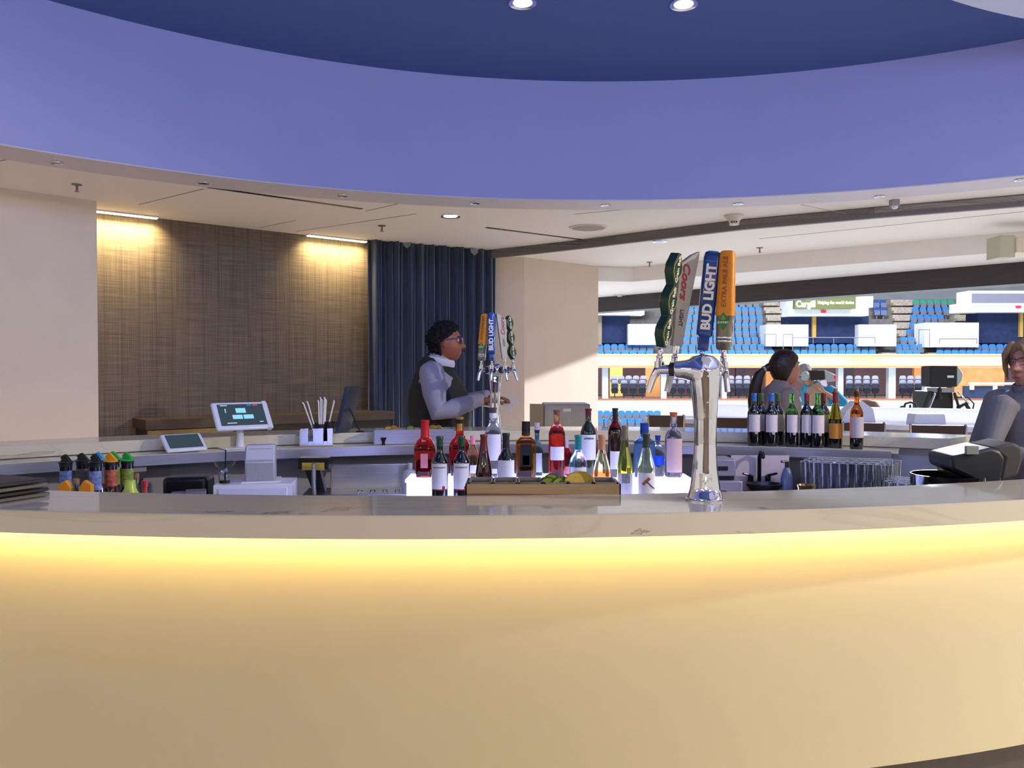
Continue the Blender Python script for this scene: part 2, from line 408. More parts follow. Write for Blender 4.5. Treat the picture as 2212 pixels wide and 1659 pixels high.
# ================================================================ back counter
CB = (.246, .846); BR = 3.83
back = thing('back_counter', 'curved two-level marble counter closing the far side of the bar', 'bar counter')
b0 = 58.9
v = MB(); n = 160; vs = []; fs = []
for i in range(n+1):
    t = i/n; ai = radians(58.6+(168-58.6)*t); ao = radians(57.0+(168-57.0)*t)
    for r, a, z in ((BR, ai, 1.012), (BR+.33, ao, 1.012), (BR+.33, ao, 1.07), (BR, ai, 1.07)): vs.append((CB[0]+r*cos(a), CB[1]+r*sin(a), z))
for i in range(n):
    for k in range(4): fs.append((i*4+k, i*4+(k+1) % 4, i*4+4+(k+1) % 4, i*4+4+k))
fs += [(3, 2, 1, 0), (n*4, n*4+1, n*4+2, n*4+3)]
v.add(vs, fs).build('countertop', MATS['marble'], back, bevel=.003)
MB().arc(CB, BR-.19, BR, .997, 1.01, 62, 168, 150).build('lower_ledge', MATS['marble'], back)
MB().arc(CB, BR-.20, BR-.185, .960, 1.008, 62.5, 168, 150).build('steel_edge', M('ledge_steel', '#a9a8b6', .3, .75, noise=.12, scale=4, stretch=(1, 1, 50)), back)
MB().arc(CB, BR+.04, BR+.10, 0, 1.012, 59.5, 168, 150).build('inner_panel', M('grey_laminate', '#a7a6ae', .5, noise=.04, scale=5), back)
MB().arc(CB, BR+.17, BR+.23, 0, 1.012, 58.5, 168, 150).build('outer_panel', cream, back)
MB().arc(CB, BR+.232, BR+.245, .998, 1.0115, 58.6, 167, 150).build('light_strip', warm_led, back)
for a in (64.5, 71, 84, 97, 110, 124, 137, 150):      # brackets
    q = radians(a); d = Vector((cos(q), sin(q), 0)); p = Vector((CB[0], CB[1], 0))+d*(BR-.17); s_ = Vector((-sin(q), cos(q), 0))*.03
    MB().prism([p+s_+Vector((0,0,.96)), p+d*.2+s_+Vector((0,0,.96)), p+d*.2+s_+Vector((0,0,.82)), p+s_+Vector((0,0,.93))], -2*s_).build('bracket', greyp, back)

# white drink rail towards the arena
rail = thing('drink_rail', 'white drink counter with an upright screen at the edge of the arena bowl', 'counter')
p0 = at(1390, 903, 6.74).xy; p1 = Vector((p0.x+(3.32-p0.x)*1.35, p0.y+(5.6-p0.y)*1.35)); dn = Vector((.47, .88))
gl = M('gloss_white', '#eeeef4', .25, noise=.01)
MB().slab([p0, p1, p1+dn*.55, p0+dn*.55], .985, 1.02).build('countertop', gl, rail)
p2 = p0+(p1-p0).normalized()*.42
MB().slab([p2+dn*.52, p1+dn*.52, p1+dn*.56, p2+dn*.56], .9, 1.125).build('screen', translucent('acrylic_white', (.86,.86,.92)), rail)
MB().slab([p0+dn*.02, p1+dn*.02, p1+dn*.06, p0+dn*.06], .86, .985).build('apron', M('beige_laminate', '#b8ab9c', .5, noise=.03, scale=5), rail)
MB().slab([p0+dn*.3, p1+dn*.3, p1+dn*.36, p0+dn*.36], .0, .985).build('base_panel', M('beige_laminate'), rail)

# ================================================================ things on the ceilings
trimm = M('chrome_trim', '#dfe0f0', .15, .9)
def downlight(px, py, z, r, lit, label, group=None, em=None, en=0):
    p = atz(px, py, z)
    t = thing('downlight', label, 'ceiling light', p, 0, group)
    MB().lathe([(r*.72, -.001), (r, -.007), (r*1.02, -.001)], n=32).build('trim_ring', trimm, t)
    MB().lathe([(r*.05, -.003), (r*.70, -.003), (r*.74, .004)], n=32).build('reflector', em if lit else M('lamp_recess', '#6a6b7c', .2, .8), t)
    if lit and en: lamp('downlight_beam', 'SPOT', p+Vector((0, 0, -.03)), p+Vector((0, 0, -1)), en, (1, .93, .82), .05, angle=radians(110), blend=.7)
    return t
smallled = M('small_led', '#ffffff', .4, emit=1.6, ecol='#d8defa')
names = ['first from the left edge', 'second from the left', 'third from the left', 'fourth from the left', 'fifth from the left', 'sixth from the left', 'seventh from the left', 'eighth, at the right edge']
for (px, py), nn in zip(((122,351),(440,395),(740,422),(1026,438),(1308,443),(1595,440),(1900,424),(2205,388)), names):
    downlight(px, py, CZ-.007, .038, False, 'small recessed spotlight on the rim of the round opening, '+nn, 'rim spotlights')
for px, py, nn in ((1129, 6, 'left'), (1477, 9, 'right')):
    downlight(px, py, 3.668, .085, True, 'round recessed spotlight in the navy dome, the %s one of two' % nn, 'dome spotlights', smallled, 0)
downlight(973, 467, CZ, .085, True, 'glowing white round downlight above the bartender', None, white_led, 45)
downlight(1425, 521, 2.70, .075, False, 'unlit silver downlight in the rear ceiling above the green tap handle', 'rear downlights')
downlight(2038, 454, 2.70, .085, False, 'unlit silver downlight in the rear ceiling near the right edge', 'rear downlights')
p = atz(1271, 491, CZ)
t = thing('ceiling_speaker', 'flat round grey speaker grille in the white ceiling', 'speaker', p)
MB().lathe([(.001, -.006), (.155, -.006), (.16, 0)], n=40).build('grille', M('speaker_grille', '#a59a97', .9, noise=.15, scale=400), t)
MB().arc((0, 0), .155, .175, -.008, 0, 0, 360, 40).build('rim', white, t)
def slot(a, b, z, label):
    p = atz(*a, z); q = atz(*b, z); m = (p+q)/2; L = (q-p).length
    o = MB().bb((-L/2, -.018, -.004), (L/2, .018, .004)).build('air_slot', black, loc=m, rz=atan2((q-p).y, (q-p).x), smooth=0)
    tag(o, label, 'air vent', 'slot diffusers')
slot((450, 404), (782, 451), CZ, 'long black air slot in the ceiling above the woven wall')
slot((1050, 491), (1262, 518), CZ, 'thin black air slot in the ceiling above the curtain')
def sprinkler(px, py, z, label):
    t = thing('sprinkler', label, 'sprinkler', atz(px, py, z), 0, 'ceiling sprinklers'); m = M('sprinkler_metal', '#8a807c', .4, .7)
    MB().cyl((0, 0, -.006), .035, .006).build('plate', m, t)
    MB().cyl((0, 0, -.05), .008, .046).cyl((0, 0, -.054), .016, .004).build('head', m, t)
sprinkler(166, 398, CZ, 'small hanging sprinkler above the white wall at the left')
sprinkler(825, 487, CZ, 'small hanging sprinkler in front of the blue curtain')
sprinkler(1641, 535, 2.70, 'small hanging sprinkler right of the orange tap handle')
sprinkler(1403, 566, 2.70, 'tiny sprinkler in the rear ceiling left of the green tap handle')
t = thing('smoke_detector', 'cream smoke detector hanging from the white ceiling', 'smoke detector', atz(1586, 465, CZ))
MB().lathe([(.03, -.085), (.042, -.08), (.045, -.05), (.085, -.012), (.085, 0)], n=32).build('housing', white, t)
for a in (-130, -105, -80): MB().box((.0445*cos(radians(a)), .0445*sin(radians(a)), -.064), (.012, .006, .012), rz=radians(a+90)).build('vent', black, t)
t = thing('motion_sensor', 'small white sensor box on the ceiling rim at the right', 'sensor', atz(1932, 432, CZ))
MB().bb((-.03, -.03, -.05), (.03, .03, 0)).build('housing', greyp, t, bevel=.004)
MB().ell((0, -.005, -.055), (.025, .025, .018)).build('lens', whitep, t)
t = thing('ceiling_projector', 'boxy cream unit mounted on the grey bulkhead at the right edge', 'projector', at(2178, 512, 7.0))
MB().bb((-.13, -.1, -.19), (.0, .1, .0)).build('bracket', M('beige_metal', '#b9b59c', .5), t, bevel=.003)
MB().bb((.0, -.12, -.15), (.42, .2, -.02)).build('housing', M('cream_metal', '#d8cdb0', .5), t, bevel=.01)
t = thing('exit_fixture', 'small cream box fixed under the dark header beside the pillar', 'light fixture', at(1338, 632, 11.7))
MB().bb((-.09, -.05, -.04), (.09, .05, .03)).build('housing', M('cream_metal'), t, bevel=.004)
MB().cyl((0, -.02, -.06), .035, .025).build('lamp_cap', whitep, t)

# wall washers over the woven wall (recessed light bars)
wd = (pB1-pB0).normalized(); wn = Vector((wd.y, -wd.x))
def onwall(px, off=.0):
    d = ray(px, 500); o = pB0+wn*off
    # solve o + wd*s = (d.x,d.y)*t
    den = d.x*(-wd.y)-d.y*(-wd.x); t = (o.x*(-wd.y)-o.y*(-wd.x))/den
    return Vector((d.x*t, d.y*t))
for x0, x1, nn in ((190, 342, 'left'), (663, 792, 'right')):
    p = onwall(x0, .075); q = onwall(x1, .075); m = (p+q)/2; L = (q-p).length
    t = thing('wall_washer', 'glowing linear light bar above the woven wall, the %s one' % nn, 'wall light', (m.x, m.y, CZ-.012), atan2(wd.y, wd.x), 'linear wall lights')
    MB().bb((-L/2, -.03, -.003), (L/2, .03, .012)).build('housing', whitep, t)
    MB().bb((-L/2+.01, -.024, -.009), (L/2-.01, .024, -.003)).build('diffuser', M('washer_led', '#ffffff', .4, emit=14, ecol='#ffe3a0'), t)
    o = lamp('washer_beam', 'AREA', (m.x+wn.x*.03, m.y+wn.y*.03, CZ-.03), None, 12, (1, .76, .34), L, .04)
    zz = -(Vector((-wn.x*.35, -wn.y*.35, -1)).normalized()); xx = Vector((wd.x, wd.y, 0)); yy = zz.cross(xx).normalized(); xx = yy.cross(zz)
    o.rotation_euler = Matrix((xx, yy, zz)).transposed().to_euler(); o.data.spread = radians(110)

# curtain
def curtain():
    a = Vector((-1.47, 8.20)); b = Vector((-.20, 8.95)); d = (b-a); L = d.length; d.normalize(); n_ = Vector((d.y, -d.x))
    vs = []; fs = []; NX, NZ = 220, 14; Hh = 2.76
    ph = [random.uniform(0, 6.28) for _ in range(8)]
    for j in range(NZ+1):
        z = .05+(Hh-.05)*j/NZ
        for i in range(NX+1):
            s_ = i/NX; k = 1-.25*(j/NZ)
            o = .05*k*sin(s_*2*pi*10+ph[0]+1.6*sin(s_*13+ph[1])+.35*sin(z*1.3+ph[2]+s_*9))+.024*sin(s_*2*pi*23+ph[3]+.5*sin(z*.9+s_*30)+2*sin(s_*7))+.010*sin(s_*2*pi*51+ph[4])
            p = a+d*(s_*L)+n_*o; vs.append((p.x, p.y, z))
    for j in range(NZ):
        for i in range(NX): q = j*(NX+1)+i; fs.append((q, q+1, q+NX+2, q+NX+1))
    o = MB().add(vs, fs).build('curtain', M('navy_velvet', '#2b3c5c', .75, noise=.35, scale=9, stretch=(6, 6, .4)), smooth=80)
    o.data.materials[0].node_tree.nodes['Principled BSDF'].inputs['Sheen Weight'].default_value = .5
    q = o.modifiers.new('t', 'SOLIDIFY'); q.thickness = .006
    tag(o, 'floor length dark blue pleated curtain between the woven wall and the pillar', 'curtain')
curtain()
clr = M('clear_plastic', '#f0f4ff', .15, trans=.8)
for px, py, nn in ((878, 524, 'left'), (1024, 540, 'right')):
    o = MB().prism([(-.04, 0, 0), (.05, 0, 0), (.04, 0, -.05), (.005, 0, -.08), (-.03, 0, -.05)], (0, .01, 0)).build('curtain_clip', clr, loc=at(px, py-4, 8.35 if px < 900 else 8.72))
    tag(o, 'clear plastic clip at the top of the blue curtain, %s one' % nn, 'curtain clip', 'curtain clips')

# low dark console along the woven wall
t = thing('console', 'low dark wood console standing against the woven wall', 'console', (pB0.x, pB0.y, 0), atan2(wd.y, wd.x))
Lw = (pB1-pB0).length
MB().bb((.62, -.42, .93), (Lw-.42, -.02, 1.01)).build('top', M('console_top', '#4a3c33', .5, noise=.25, scale=8, stretch=(1, 1, 10)), t)
MB().bb((.64, -.38, 0), (Lw-.45, -.04, .93)).build('body', dark, t)
MB().bb((.64, -.395, .80), (1.35, -.382, .92)).build('front_panel', M('gold_panel', '#8c7440', .5, noise=.15, scale=12), t)
# ================================================================ bottles
G = dict(
 dark=M('dark_glass', '#0b100d', .05, coat=1), darkred=M('dark_red_glass', '#30090a', .05, coat=1),
 brown=M('brown_glass', '#26100a', .05, coat=1),
 clear=M('clear_glass', '#f4f7ff', .02, trans=1, ior=1.33), aqua=M('aqua_glass', '#a9e4ee', .03, trans=1, ior=1.33),
 amber=M('amber_glass', '#e47a20', .03, trans=1, ior=1.33), red=M('red_glass', '#ff4038', .03, trans=1, ior=1.33),
 crimson=M('crimson_glass', '#ee2c3c', .03, trans=1, ior=1.33), rose=M('rose_glass', '#f2b090', .03, trans=1, ior=1.33),
 green=M('green_glass', '#68c05c', .03, trans=1, ior=1.33), bottlegreen=M('bottle_green_glass', '#1c3a22', .04, trans=.6, ior=1.33, coat=1),
 olive=M('olive_glass', '#b4bb4c', .03, trans=.9, ior=1.33), yellow=M('yellow_glass', '#eee648', .03, trans=1, ior=1.33),
 straw=M('straw_glass', '#dfe0a4', .03, trans=.95, ior=1.33), blue=M('sapphire_glass', '#86c6ff', .03, trans=.95, ior=1.33),
 orange=M('orange_liquor', '#ef8a3c', .03, trans=.9, ior=1.33), peach=M('peach_glass', '#ffc08a', .03, trans=1, ior=1.33))
paper = M('label_paper', '#d9d6dc', .6, noise=.03, scale=60); creamp = M('label_cream', '#cfc6ae', .6, noise=.05, scale=60)
ink = M('label_ink', '#3c3840', .6); redink = M('red_ink', '#a3303c', .6); gold = M('gold_foil', '#b08b45', .35, .6)
def cap(c, nm): return M(nm, c, .35, noise=.05, scale=80)
PR = dict(
 bord=[(.90,0),(1,.02),(1,.60),(.97,.64),(.82,.69),(.58,.735),(.40,.775),(.37,.82),(.36,.965),(.41,.967),(.41,.99),(.38,1)],
 burg=[(.90,0),(1,.02),(1,.45),(.96,.52),(.82,.60),(.60,.70),(.44,.78),(.37,.85),(.36,.965),(.41,.967),(.41,.99),(.38,1)],
 hock=[(.90,0),(1,.02),(1,.38),(.93,.50),(.78,.62),(.58,.73),(.44,.82),(.37,.90),(.36,.965),(.41,.967),(.41,.99),(.38,1)],
 tall=[(.93,0),(1,.02),(1,.62),(.96,.67),(.78,.73),(.48,.78),(.36,.82),(.34,.97),(.40,.972),(.40,1)],
 round=[(.90,0),(1,.03),(1,.50),(.99,.56),(.93,.63),(.76,.70),(.50,.75),(.38,.78),(.36,.97),(.42,.972),(.42,1)],
 square=[(.95,0),(1,.02),(1,.62),(.94,.66),(.60,.71),(.42,.75),(.38,.80),(.40,.86),(.38,.97),(.40,1)],
 wax=[(.80,0),(.84,.03),(1,.44),(.98,.54),(.72,.64),(.42,.70),(.38,.74),(.36,.97),(.38,1)])
def bottle(lab, px, Y, z0, top, wpx, kind='bord', glass='dark', low=None, fill=.5, capm=None, capf=.8, labels=(), group=None, cork=False, txt=None, name='liquor_bottle', sqs=0, dx=None, flat=1, yaw=0):
    P0 = at(px, top, Y); H = P0.z-z0; R = wpx/2/F*Y; corkh = .018 if cork else 0; H -= corkh
    t = thing(name, lab, 'bottle', (P0.x, Y, z0), yaw, group)
    pr = [(r*R, z*H) for r, z in PR[kind]]
    low = low or glass
    v = MB()
    # split the wall at the fill level
    out = []
    for a, b in zip(pr, pr[1:]):
        out.append(a)
        if a[1] < fill*H < b[1]: k = (fill*H-a[1])/(b[1]-a[1]); out.append((a[0]+(b[0]-a[0])*k, fill*H))
    out.append(pr[-1]); mis = [1 if o[1] < fill*H-1e-6 else 0 for o in out[:-1]]
    v.lathe(out, n=36, mis=mis, sq=sqs, sy=flat).build('glass', [G[glass], G[low]], t, smooth=50)
    if capm:
        cp = [(r*R*1.03+.0006, z*H) for r, z in PR[kind] if z >= capf]
        k0 = capf; 
        rr = None
        for (r1, z1), (r2, z2) in zip(PR[kind], PR[kind][1:]):
            if z1 <= k0 <= z2: rr = r1+(r2-r1)*(k0-z1)/(z2-z1)
        cp = [((rr or .38)*R*1.03+.0006, k0*H)]+cp
        cp[-1] = (cp[-1][0], H+.001)
        MB().lathe(cp, n=28).build('cap' if capf > .85 else 'capsule', capm, t, smooth=50)
    if cork: MB().cyl((0, 0, H-.002), R*.27, corkh+.002, 16).build('cork', M('cork', '#8c6a4a', .8, noise=.2, scale=80), t)
    for (a, b, m, half) in labels:
        if sqs: MB().bb((-R*half/90, -R*flat*1.0-.0022, a*H), (R*half/90, -R*flat*.93, b*H)).build('label', m, t, smooth=0)
        else:
            rr = R*(1 if b < .62 else .62)
            MB().arc((0, 0), R*.99, R+.0012, a*H, b*H, -90-half, -90+half, 24).build('label', m, t, smooth=60)
    if txt:
        for (s_, zz, size, m, bold) in txt:
            if sqs: text(s_, size, m, t, (0, -R*flat-.0026, zz*H), (pi/2, 0, 0), bold=bold)
            else: text(s_, size, m, t, (0, 0, zz*H), wrap=R+.0014, bold=bold)
    return t
YU, ZU, YL, ZL = 3.60, .943, 3.42, .84
gu = 'spirits on the upper glowing step'; gl_ = 'wines on the lower glowing step'
b_ = bottle('squat red whisky bottle with a dripping red wax neck at the left end', 918, YU, ZU, 908, 46, 'wax', 'red', 'red', .6, cap('#c41220', 'red_wax'), .70, [(.17,.42,M('pink_label','#d9848c',.6),30)], gu, sqs=.35, flat=.75)
MB().tube([(.016,-.02,.17),(.017,-.021,.145),(.016,-.02,.128)], .004, 8).tube([(-.012,-.02,.17),(-.014,-.021,.15)], .004, 8).build('wax_drip', cap('#c41220','red_wax'), b_)
bottle('red bourbon bottle with a gold neck band and black top, behind the second green-capped wine', 993, YU+.04, ZU, 906, 46, 'wax', 'red', 'crimson', .55, cap('#17191f','black_cap'), .93, [], gu, sqs=.3, flat=.75)
b_ = C.objects['liquor_bottle.001']; MB().lathe([(.0185,.205),(.0175,.215),(.0175,.262),(.018,.266)], n=24).build('neck_band', gold, b_)
bottle('small pale rose bottle with a pink cap, between green-capped wine and dark red wine', 1021, YU, ZU, 942, 28, 'burg', 'rose', 'peach', .5, cap('#e88aa0','pink_cap'), .80, [(.1,.3,paper,50)], gu)
bottle('tallest clear vodka bottle with a big white label and dark top', 1065, YU+.02, ZU, 881, 38, 'round', 'clear', 'clear', .66, cap('#4b4040','brown_cap'), .93, [(.05,.12,creamp,70),(.24,.62,paper,60)], gu)
b_ = C.objects['liquor_bottle.003']; MB().lathe([(.0165,.262),(.0165,.285)], n=24).build('neck_label', paper, b_)
b_ = bottle('square amber whiskey bottle with black cap and black back label', 1136, YU, ZU, 911, 43, 'square', 'amber', 'amber', .6, M('black_cap'), .76, [(.20,.60,black,52),(.23,.40,paper,30)], gu, sqs=.8, flat=.8)
bottle('slim aqua gin bottle with a purple and white top, right of the square whiskey', 1160, YU+.05, ZU, 929, 26, 'round', 'aqua', 'aqua', .55, cap('#352048','purple_cap'), .93, [(.08,.5,M('pale_aqua_label','#bfe8f0',.6),50)], gu)
b_ = C.objects['liquor_bottle.005']; MB().lathe([(.0120,.20),(.0120,.238)], n=24).build('neck_label', paper, b_)
bottle('bright red-orange aperitif bottle with brown cap and small white label', 1203, YU, ZU, 886, 36, 'tall', 'rose', 'red', .74, cap('#7a4a34','copper_cap'), .93, [(.26,.46,paper,52)], gu)
bottle('small red bottle with a white neck, just right of the red-orange aperitif', 1224, YU+.05, ZU, 948, 22, 'round', 'crimson', 'red', .5, cap('#e9e6ee','white_cap'), .76, [(.05,.25,M('pink_label'),50)], gu)
bottle('dark green whiskey bottle with burgundy cap and white label', 1271, YU+.02, ZU, 883, 34, 'tall', 'bottlegreen', 'bottlegreen', .5, cap('#5b1230','burgundy_cap'), .90, [(.25,.62,paper,62)], gu, txt=[('JAMESON', .565, .0105, M('dark_green_ink','#1f4a35',.6), .0004)])
bottle('pink-capped liqueur bottle mostly hidden behind the dark green whiskey', 1284, YU+.09, ZU, 926, 24, 'burg', 'rose', 'crimson', .5, cap('#b33c8c','magenta_cap'), .84, [(.1,.3,paper,50)], gu)
bottle('tall dark brown coffee liqueur bottle with black top, red shoulder and white label', 1329, YU, ZU, 882, 31, 'tall', 'crimson', 'brown', .69, cap('#241a18','dark_cap'), .82, [(.12,.38,paper,48)], gu)
b_ = bottle('bright blue square gin bottle with dark blue cap, behind the corkscrew-label wine', 1392, YU, ZU, 914, 44, 'square', 'blue', 'blue', .6, cap('#123a86','navy_cap'), .80, [], gu, sqs=.7, flat=.7)
MB().lathe([(.0185,.222),(.0185,.2285)], n=24).build('cap_ring', cap('#8a3a2a','rust_ring'), b_)
bottle('clear vodka bottle with blue cap and blue band, right of the square blue gin', 1421, YU+.02, ZU, 941, 28, 'round', 'clear', 'clear', .5, cap('#1238b0','royal_cap'), .90, [(.28,.52,M('blue_label','#1a55e0',.5),80)], gu)
bottle('clear round-shouldered vodka bottle with orange cap and blush label, right end of the lit step', 1455, YU, ZU, 891, 38, 'round', 'clear', 'clear', .6, cap('#b8583c','orange_cap'), .93, [(.08,.60,M('blush_label','#c9a8a8',.6,noise=.04,scale=40),58)], gu)
# front row of wines
grn = cap('#13492e', 'green_foil')
for px, nn, top in ((950, 'green-foiled red wine with a cream label and red band, beside the red wax bottle', 943), (997, 'green-foiled red wine in front of the gold-necked bourbon', 942)):
    b_ = bottle(nn, px, YL, ZL, top, 37, 'bord', 'dark', None, .5, grn, .86, [(.26,.62,paper,60),(.245,.262,redink,60)], gl_, name='wine_bottle', txt=[('WOODBRIDGE', .565, .0082, ink, 0)])
    MB().box((.018, -.0345, .082), (.013, .002, .017)).build('emblem', redink, b_)
    MB().lathe([(.0142,.222),(.0145,.232)], n=24).build('foil_band', M('copper_band','#b06a50',.4,.4), b_)
b_ = bottle('slender dark red wine with burgundy foil and a gold crescent label', 1045, YL, ZL, 939, 37, 'hock', 'darkred', None, .5, cap('#6b1a22','maroon_foil'), .78, [], gl_, name='wine_bottle')
MB().arc((0,0), .028, .0325, .16, .172, -125, -55, 16, rt0=.026, rt1=.0305).build('crescent_label', gold, b_)
bottle('black-foiled red wine with a plain white label, left of the square whiskey', 1093, YL, ZL, 936, 38, 'bord', 'dark', None, .5, cap('#15161d','black_foil'), .80, [(.10,.64,paper,66)], gl_, name='wine_bottle')
bottle('clear white wine bottle with a teal cap', 1249, YL, ZL, 940, 37, 'bord', 'clear', 'aqua', .66, cap('#13868f','teal_cap'), .80, [(.2,.56,paper,64)], gl_, name='wine_bottle', txt=[('WOODBRIDGE', .47, .0082, ink, 0)])
bottle('burgundy-shaped white wine with peach foil and orange-green glass', 1300, YL, ZL, 940, 38, 'burg', 'straw', 'orange', .5, cap('#c88a60','peach_foil'), .80, [(.12,.42,paper,64)], gl_, name='wine_bottle')
b_ = bottle('tall slim olive hock bottle with grey-gold foil and pale picture label', 1350, YL, ZL, 920, 34, 'hock', 'olive', 'yellow', .5, cap('#7d775a','olive_foil'), .82, [(.06,.42,paper,66),(.30,.42,M('grey_picture','#8d8a92',.6,noise=.4,scale=120),30)], gl_, name='wine_bottle')
b_ = bottle('pale straw wine whose white label shows a brown corkscrew', 1396, YL-.04, ZL+.025, 937, 38, 'burg', 'straw', 'straw', .5, cap('#34382f','slate_foil'), .80, [(.02,.44,M('label_white','#e4dcd8',.6),66)], gl_, name='wine_bottle', txt=[('GREYSTONE', .12, .0085, M('tan_ink','#a08070',.6), 0)])
for nm, a, c_, d_, m_ in (('corkscrew_handle', .75, (-.006,-.0385,.092), (.040,.0015,.013), M('cork_print','#9c5a3c',.6)), ('corkscrew_worm', -.75, (.012,-.0375,.076), (.044,.0015,.004), ink)):
    o = MB().box((0,0,0), d_).build(nm, m_, b_, loc=c_, smooth=0); o.rotation_euler = (0, -a, .1 if c_[0] > 0 else 0)

# glowing stepped bottle display and the bench under it
disp = thing('bottle_display', 'stepped white box glowing from inside, under the rows of bottles', 'illuminated display', (X_(1188, 3.5), 3.5, 0))
xl, xr = X_(875, 3.5)-disp.location.x, X_(1500, 3.5)-disp.location.x
MB().bb((xl+.006, -.004, .72), (xr-.006, .20, .931)).build('upper_step', cool_led, disp)
MB().bb((xl, -.008, .931), (xr, .205, .943)).build('top_sheet', M('opal_sheet', (.7,.74,1), .4, emit=4, ecol='#b9c1ff'), disp)
MB().bb((xl+.10, -.17, .72), (xr-.01, -.008, .84)).build('lower_step', cool_led, disp)
MB().bb((xl, .205, .70), (xr, .222, .943)).build('glow_shield', steel, disp)  # added, unseen: keeps the display glow off the back counter
wb = thing('work_bench', 'steel under-bar bench carrying the glowing display', 'bench', (0, 0, 0))
MB().bb((-.75, 3.15, .66), (1.05, 3.78, .72)).build('top', steel, wb, bevel=.004)
MB().bb((-.73, 3.18, .08), (1.03, 3.75, .66)).build('cabinet', greyp, wb)
for x in (-.7, 1.0):
    for y in (3.22, 3.7): MB().cyl((x, y, 0), .02, .08, 12).build('leg', steel, wb)

# wines on the far counter
def ledge_y(px, off=.08):
    # distance at which a thing stands on the lower ledge for this column
    d = ray(px, 950); k = d.x/d.y
    R = BR-off; a = 1+k*k; b = -2*(CB[0]*k+CB[1]); c = CB[0]**2+CB[1]**2-R*R
    return (-b+sqrt(b*b-4*a*c))/(2*a)
ZG = 1.010
gw = 'open wines lined up on the back counter'
bluef = cap('#2466b8','blue_foil'); redf = cap('#8c2440','wine_red_foil'); rustf = cap('#6e2626','rust_foil'); greenf = cap('#3a5a34','moss_foil')
lab_w = M('chateau_label', '#cfc2c4', .6, noise=.04, scale=50); lab_d = M('aged_label', '#b3a183', .6, noise=.05, scale=50)
for (px, top, off, kind, gls, low, cm, lb, nm) in (
  (1629, 850, .14, 'bord', 'dark', 'dark', bluef, lab_w, 'blue-foiled red wine at the left end of the row on the back counter'),
  (1644, 850, .06, 'bord', 'dark', 'dark', greenf, lab_w, 'green-foiled red wine half hidden between the two blue-foiled bottles'),
  (1666, 850, .14, 'bord', 'dark', 'dark', bluef, lab_w, 'second blue-foiled red wine on the back counter, in front of the ponytailed woman'),
  (1680, 850, .06, 'bord', 'dark', 'dark', greenf, lab_d, 'green-foiled red wine half hidden right behind the second blue-foiled bottle'),
  (1711, 849, .14, 'bord', 'green', 'dark', None, lab_w, 'bright green bottle standing alone with a pale label, in the middle of the counter row'),
  (1743, 849, .14, 'bord', 'dark', 'dark', redf, lab_w, 'crimson-foiled red wine left of a bright green bottle on the counter'),
  (1766, 849, .15, 'bord', 'green', 'dark', None, lab_w, 'bright green bottle between two red-foiled wines'),
  (1779, 849, .06, 'bord', 'dark', 'dark', rustf, lab_d, 'rust-foiled red wine half hidden behind the right-hand bright green bottle')):
    b_ = bottle(nm, px, ledge_y(px, off), ZG, top, 27.5, kind, gls, low, .60, cm, .85, [(.27,.60,lb,66)], gw, name='wine_bottle')
    if cm is None: MB().lathe([(.0132,.205),(.0132,.232)], n=20).build('neck_label', M('neck_label_gold','#a9a070',.6), b_)
    if off > .1: MB().ell((.002, -.0355, .072), (.009, .002, .009)).build('seal', M('seal_pink','#b79aa0',.5), b_)
bottle('yellow burgundy-shaped bottle with an orange label and maroon neck, corked', 1805, ledge_y(1805,.12), ZG, 839, 29, 'burg', 'yellow', 'dark', .50, cap('#7a2030','maroon_neck'), .80, [(.17,.44,M('orange_label','#c0802c',.6,noise=.06,scale=40),80)], gw, cork=True, name='wine_bottle')
bottle('corked bottle of orange-yellow glass with a tall grey label, right end of the counter row', 1851, ledge_y(1851,.14), ZG, 838, 27.5, 'bord', 'amber', 'dark', .18, cap('#3a2a14','brown_neck'), .90, [(.20,.56,M('grey_label','#b6adb0',.6,noise=.03,scale=50),75)], gw, cork=True, name='wine_bottle')

# ================================================================ juice pourers at the left
def pourer(lab, px, top, Y, neck, capc, capn, body=None, flap='flap', wneck=24, slv=None):
    P0 = at(px, top, Y); z0 = .745; H = P0.z-z0; rn = wneck/2/F*Y
    t = thing('juice_pourer', lab, 'pour bottle', (P0.x, Y, z0), random.uniform(-.25, .25), 'juice pourers')
    MB().lathe([(.034,0),(.037,.01),(.037,H*.38),(.034,H*.45),(rn*1.05,H*.54),(rn,H*.56),(rn,H*.86)], n=28).build('bottle_body', body or M('clear_glass'), t, smooth=50)
    if slv: MB().arc((0,0), rn, rn+.0012, H*.58, H*.80, -150, 20, 20).build('sleeve', slv, t, smooth=60)
    MB().cyl((0,0,H*.85), rn*1.08, H*.045, 24).build('collar', black, t)
    m = cap(capc, capn)
    c_ = MB().lathe([(rn*1.25,H*.89),(rn*1.3,H*.905),(rn*.9,H*.915)], n=24).prism([(-rn*1.15,-.007,H*.905),(rn*1.15,-.007,H*.905),(rn*.95,-.007,H*.93),(-rn*.05,-.007,H*1.0),(-rn*.5,-.007,H*.985),(-rn*.95,-.007,H*.955),(-rn*.7,-.007,H*.935)], (0,.014,0)).build('spout', m, t, bevel=.002)
    return t
sl1 = M('sleeve_blue_print', '#6f7fae', .5, noise=.6, scale=60); sl2 = M('sleeve_dark_print', '#5d564e', .5, noise=.5, scale=60); sl3 = M('sleeve_green_print', '#7a8a34', .5, noise=.6, scale=60); sl4 = M('sleeve_orange_print', '#b0583c', .5, noise=.6, scale=60)
dk = M('dark_syrup', '#181416', .1, coat=.5); lime = M('lime_juice', '#b9cc50', .25, noise=.06, scale=20)
pourer('pour bottle with a black spout, first from the left', 142, 981, 3.28, 0, '#1c1d1c', 'spout_black', dk, slv=sl1)
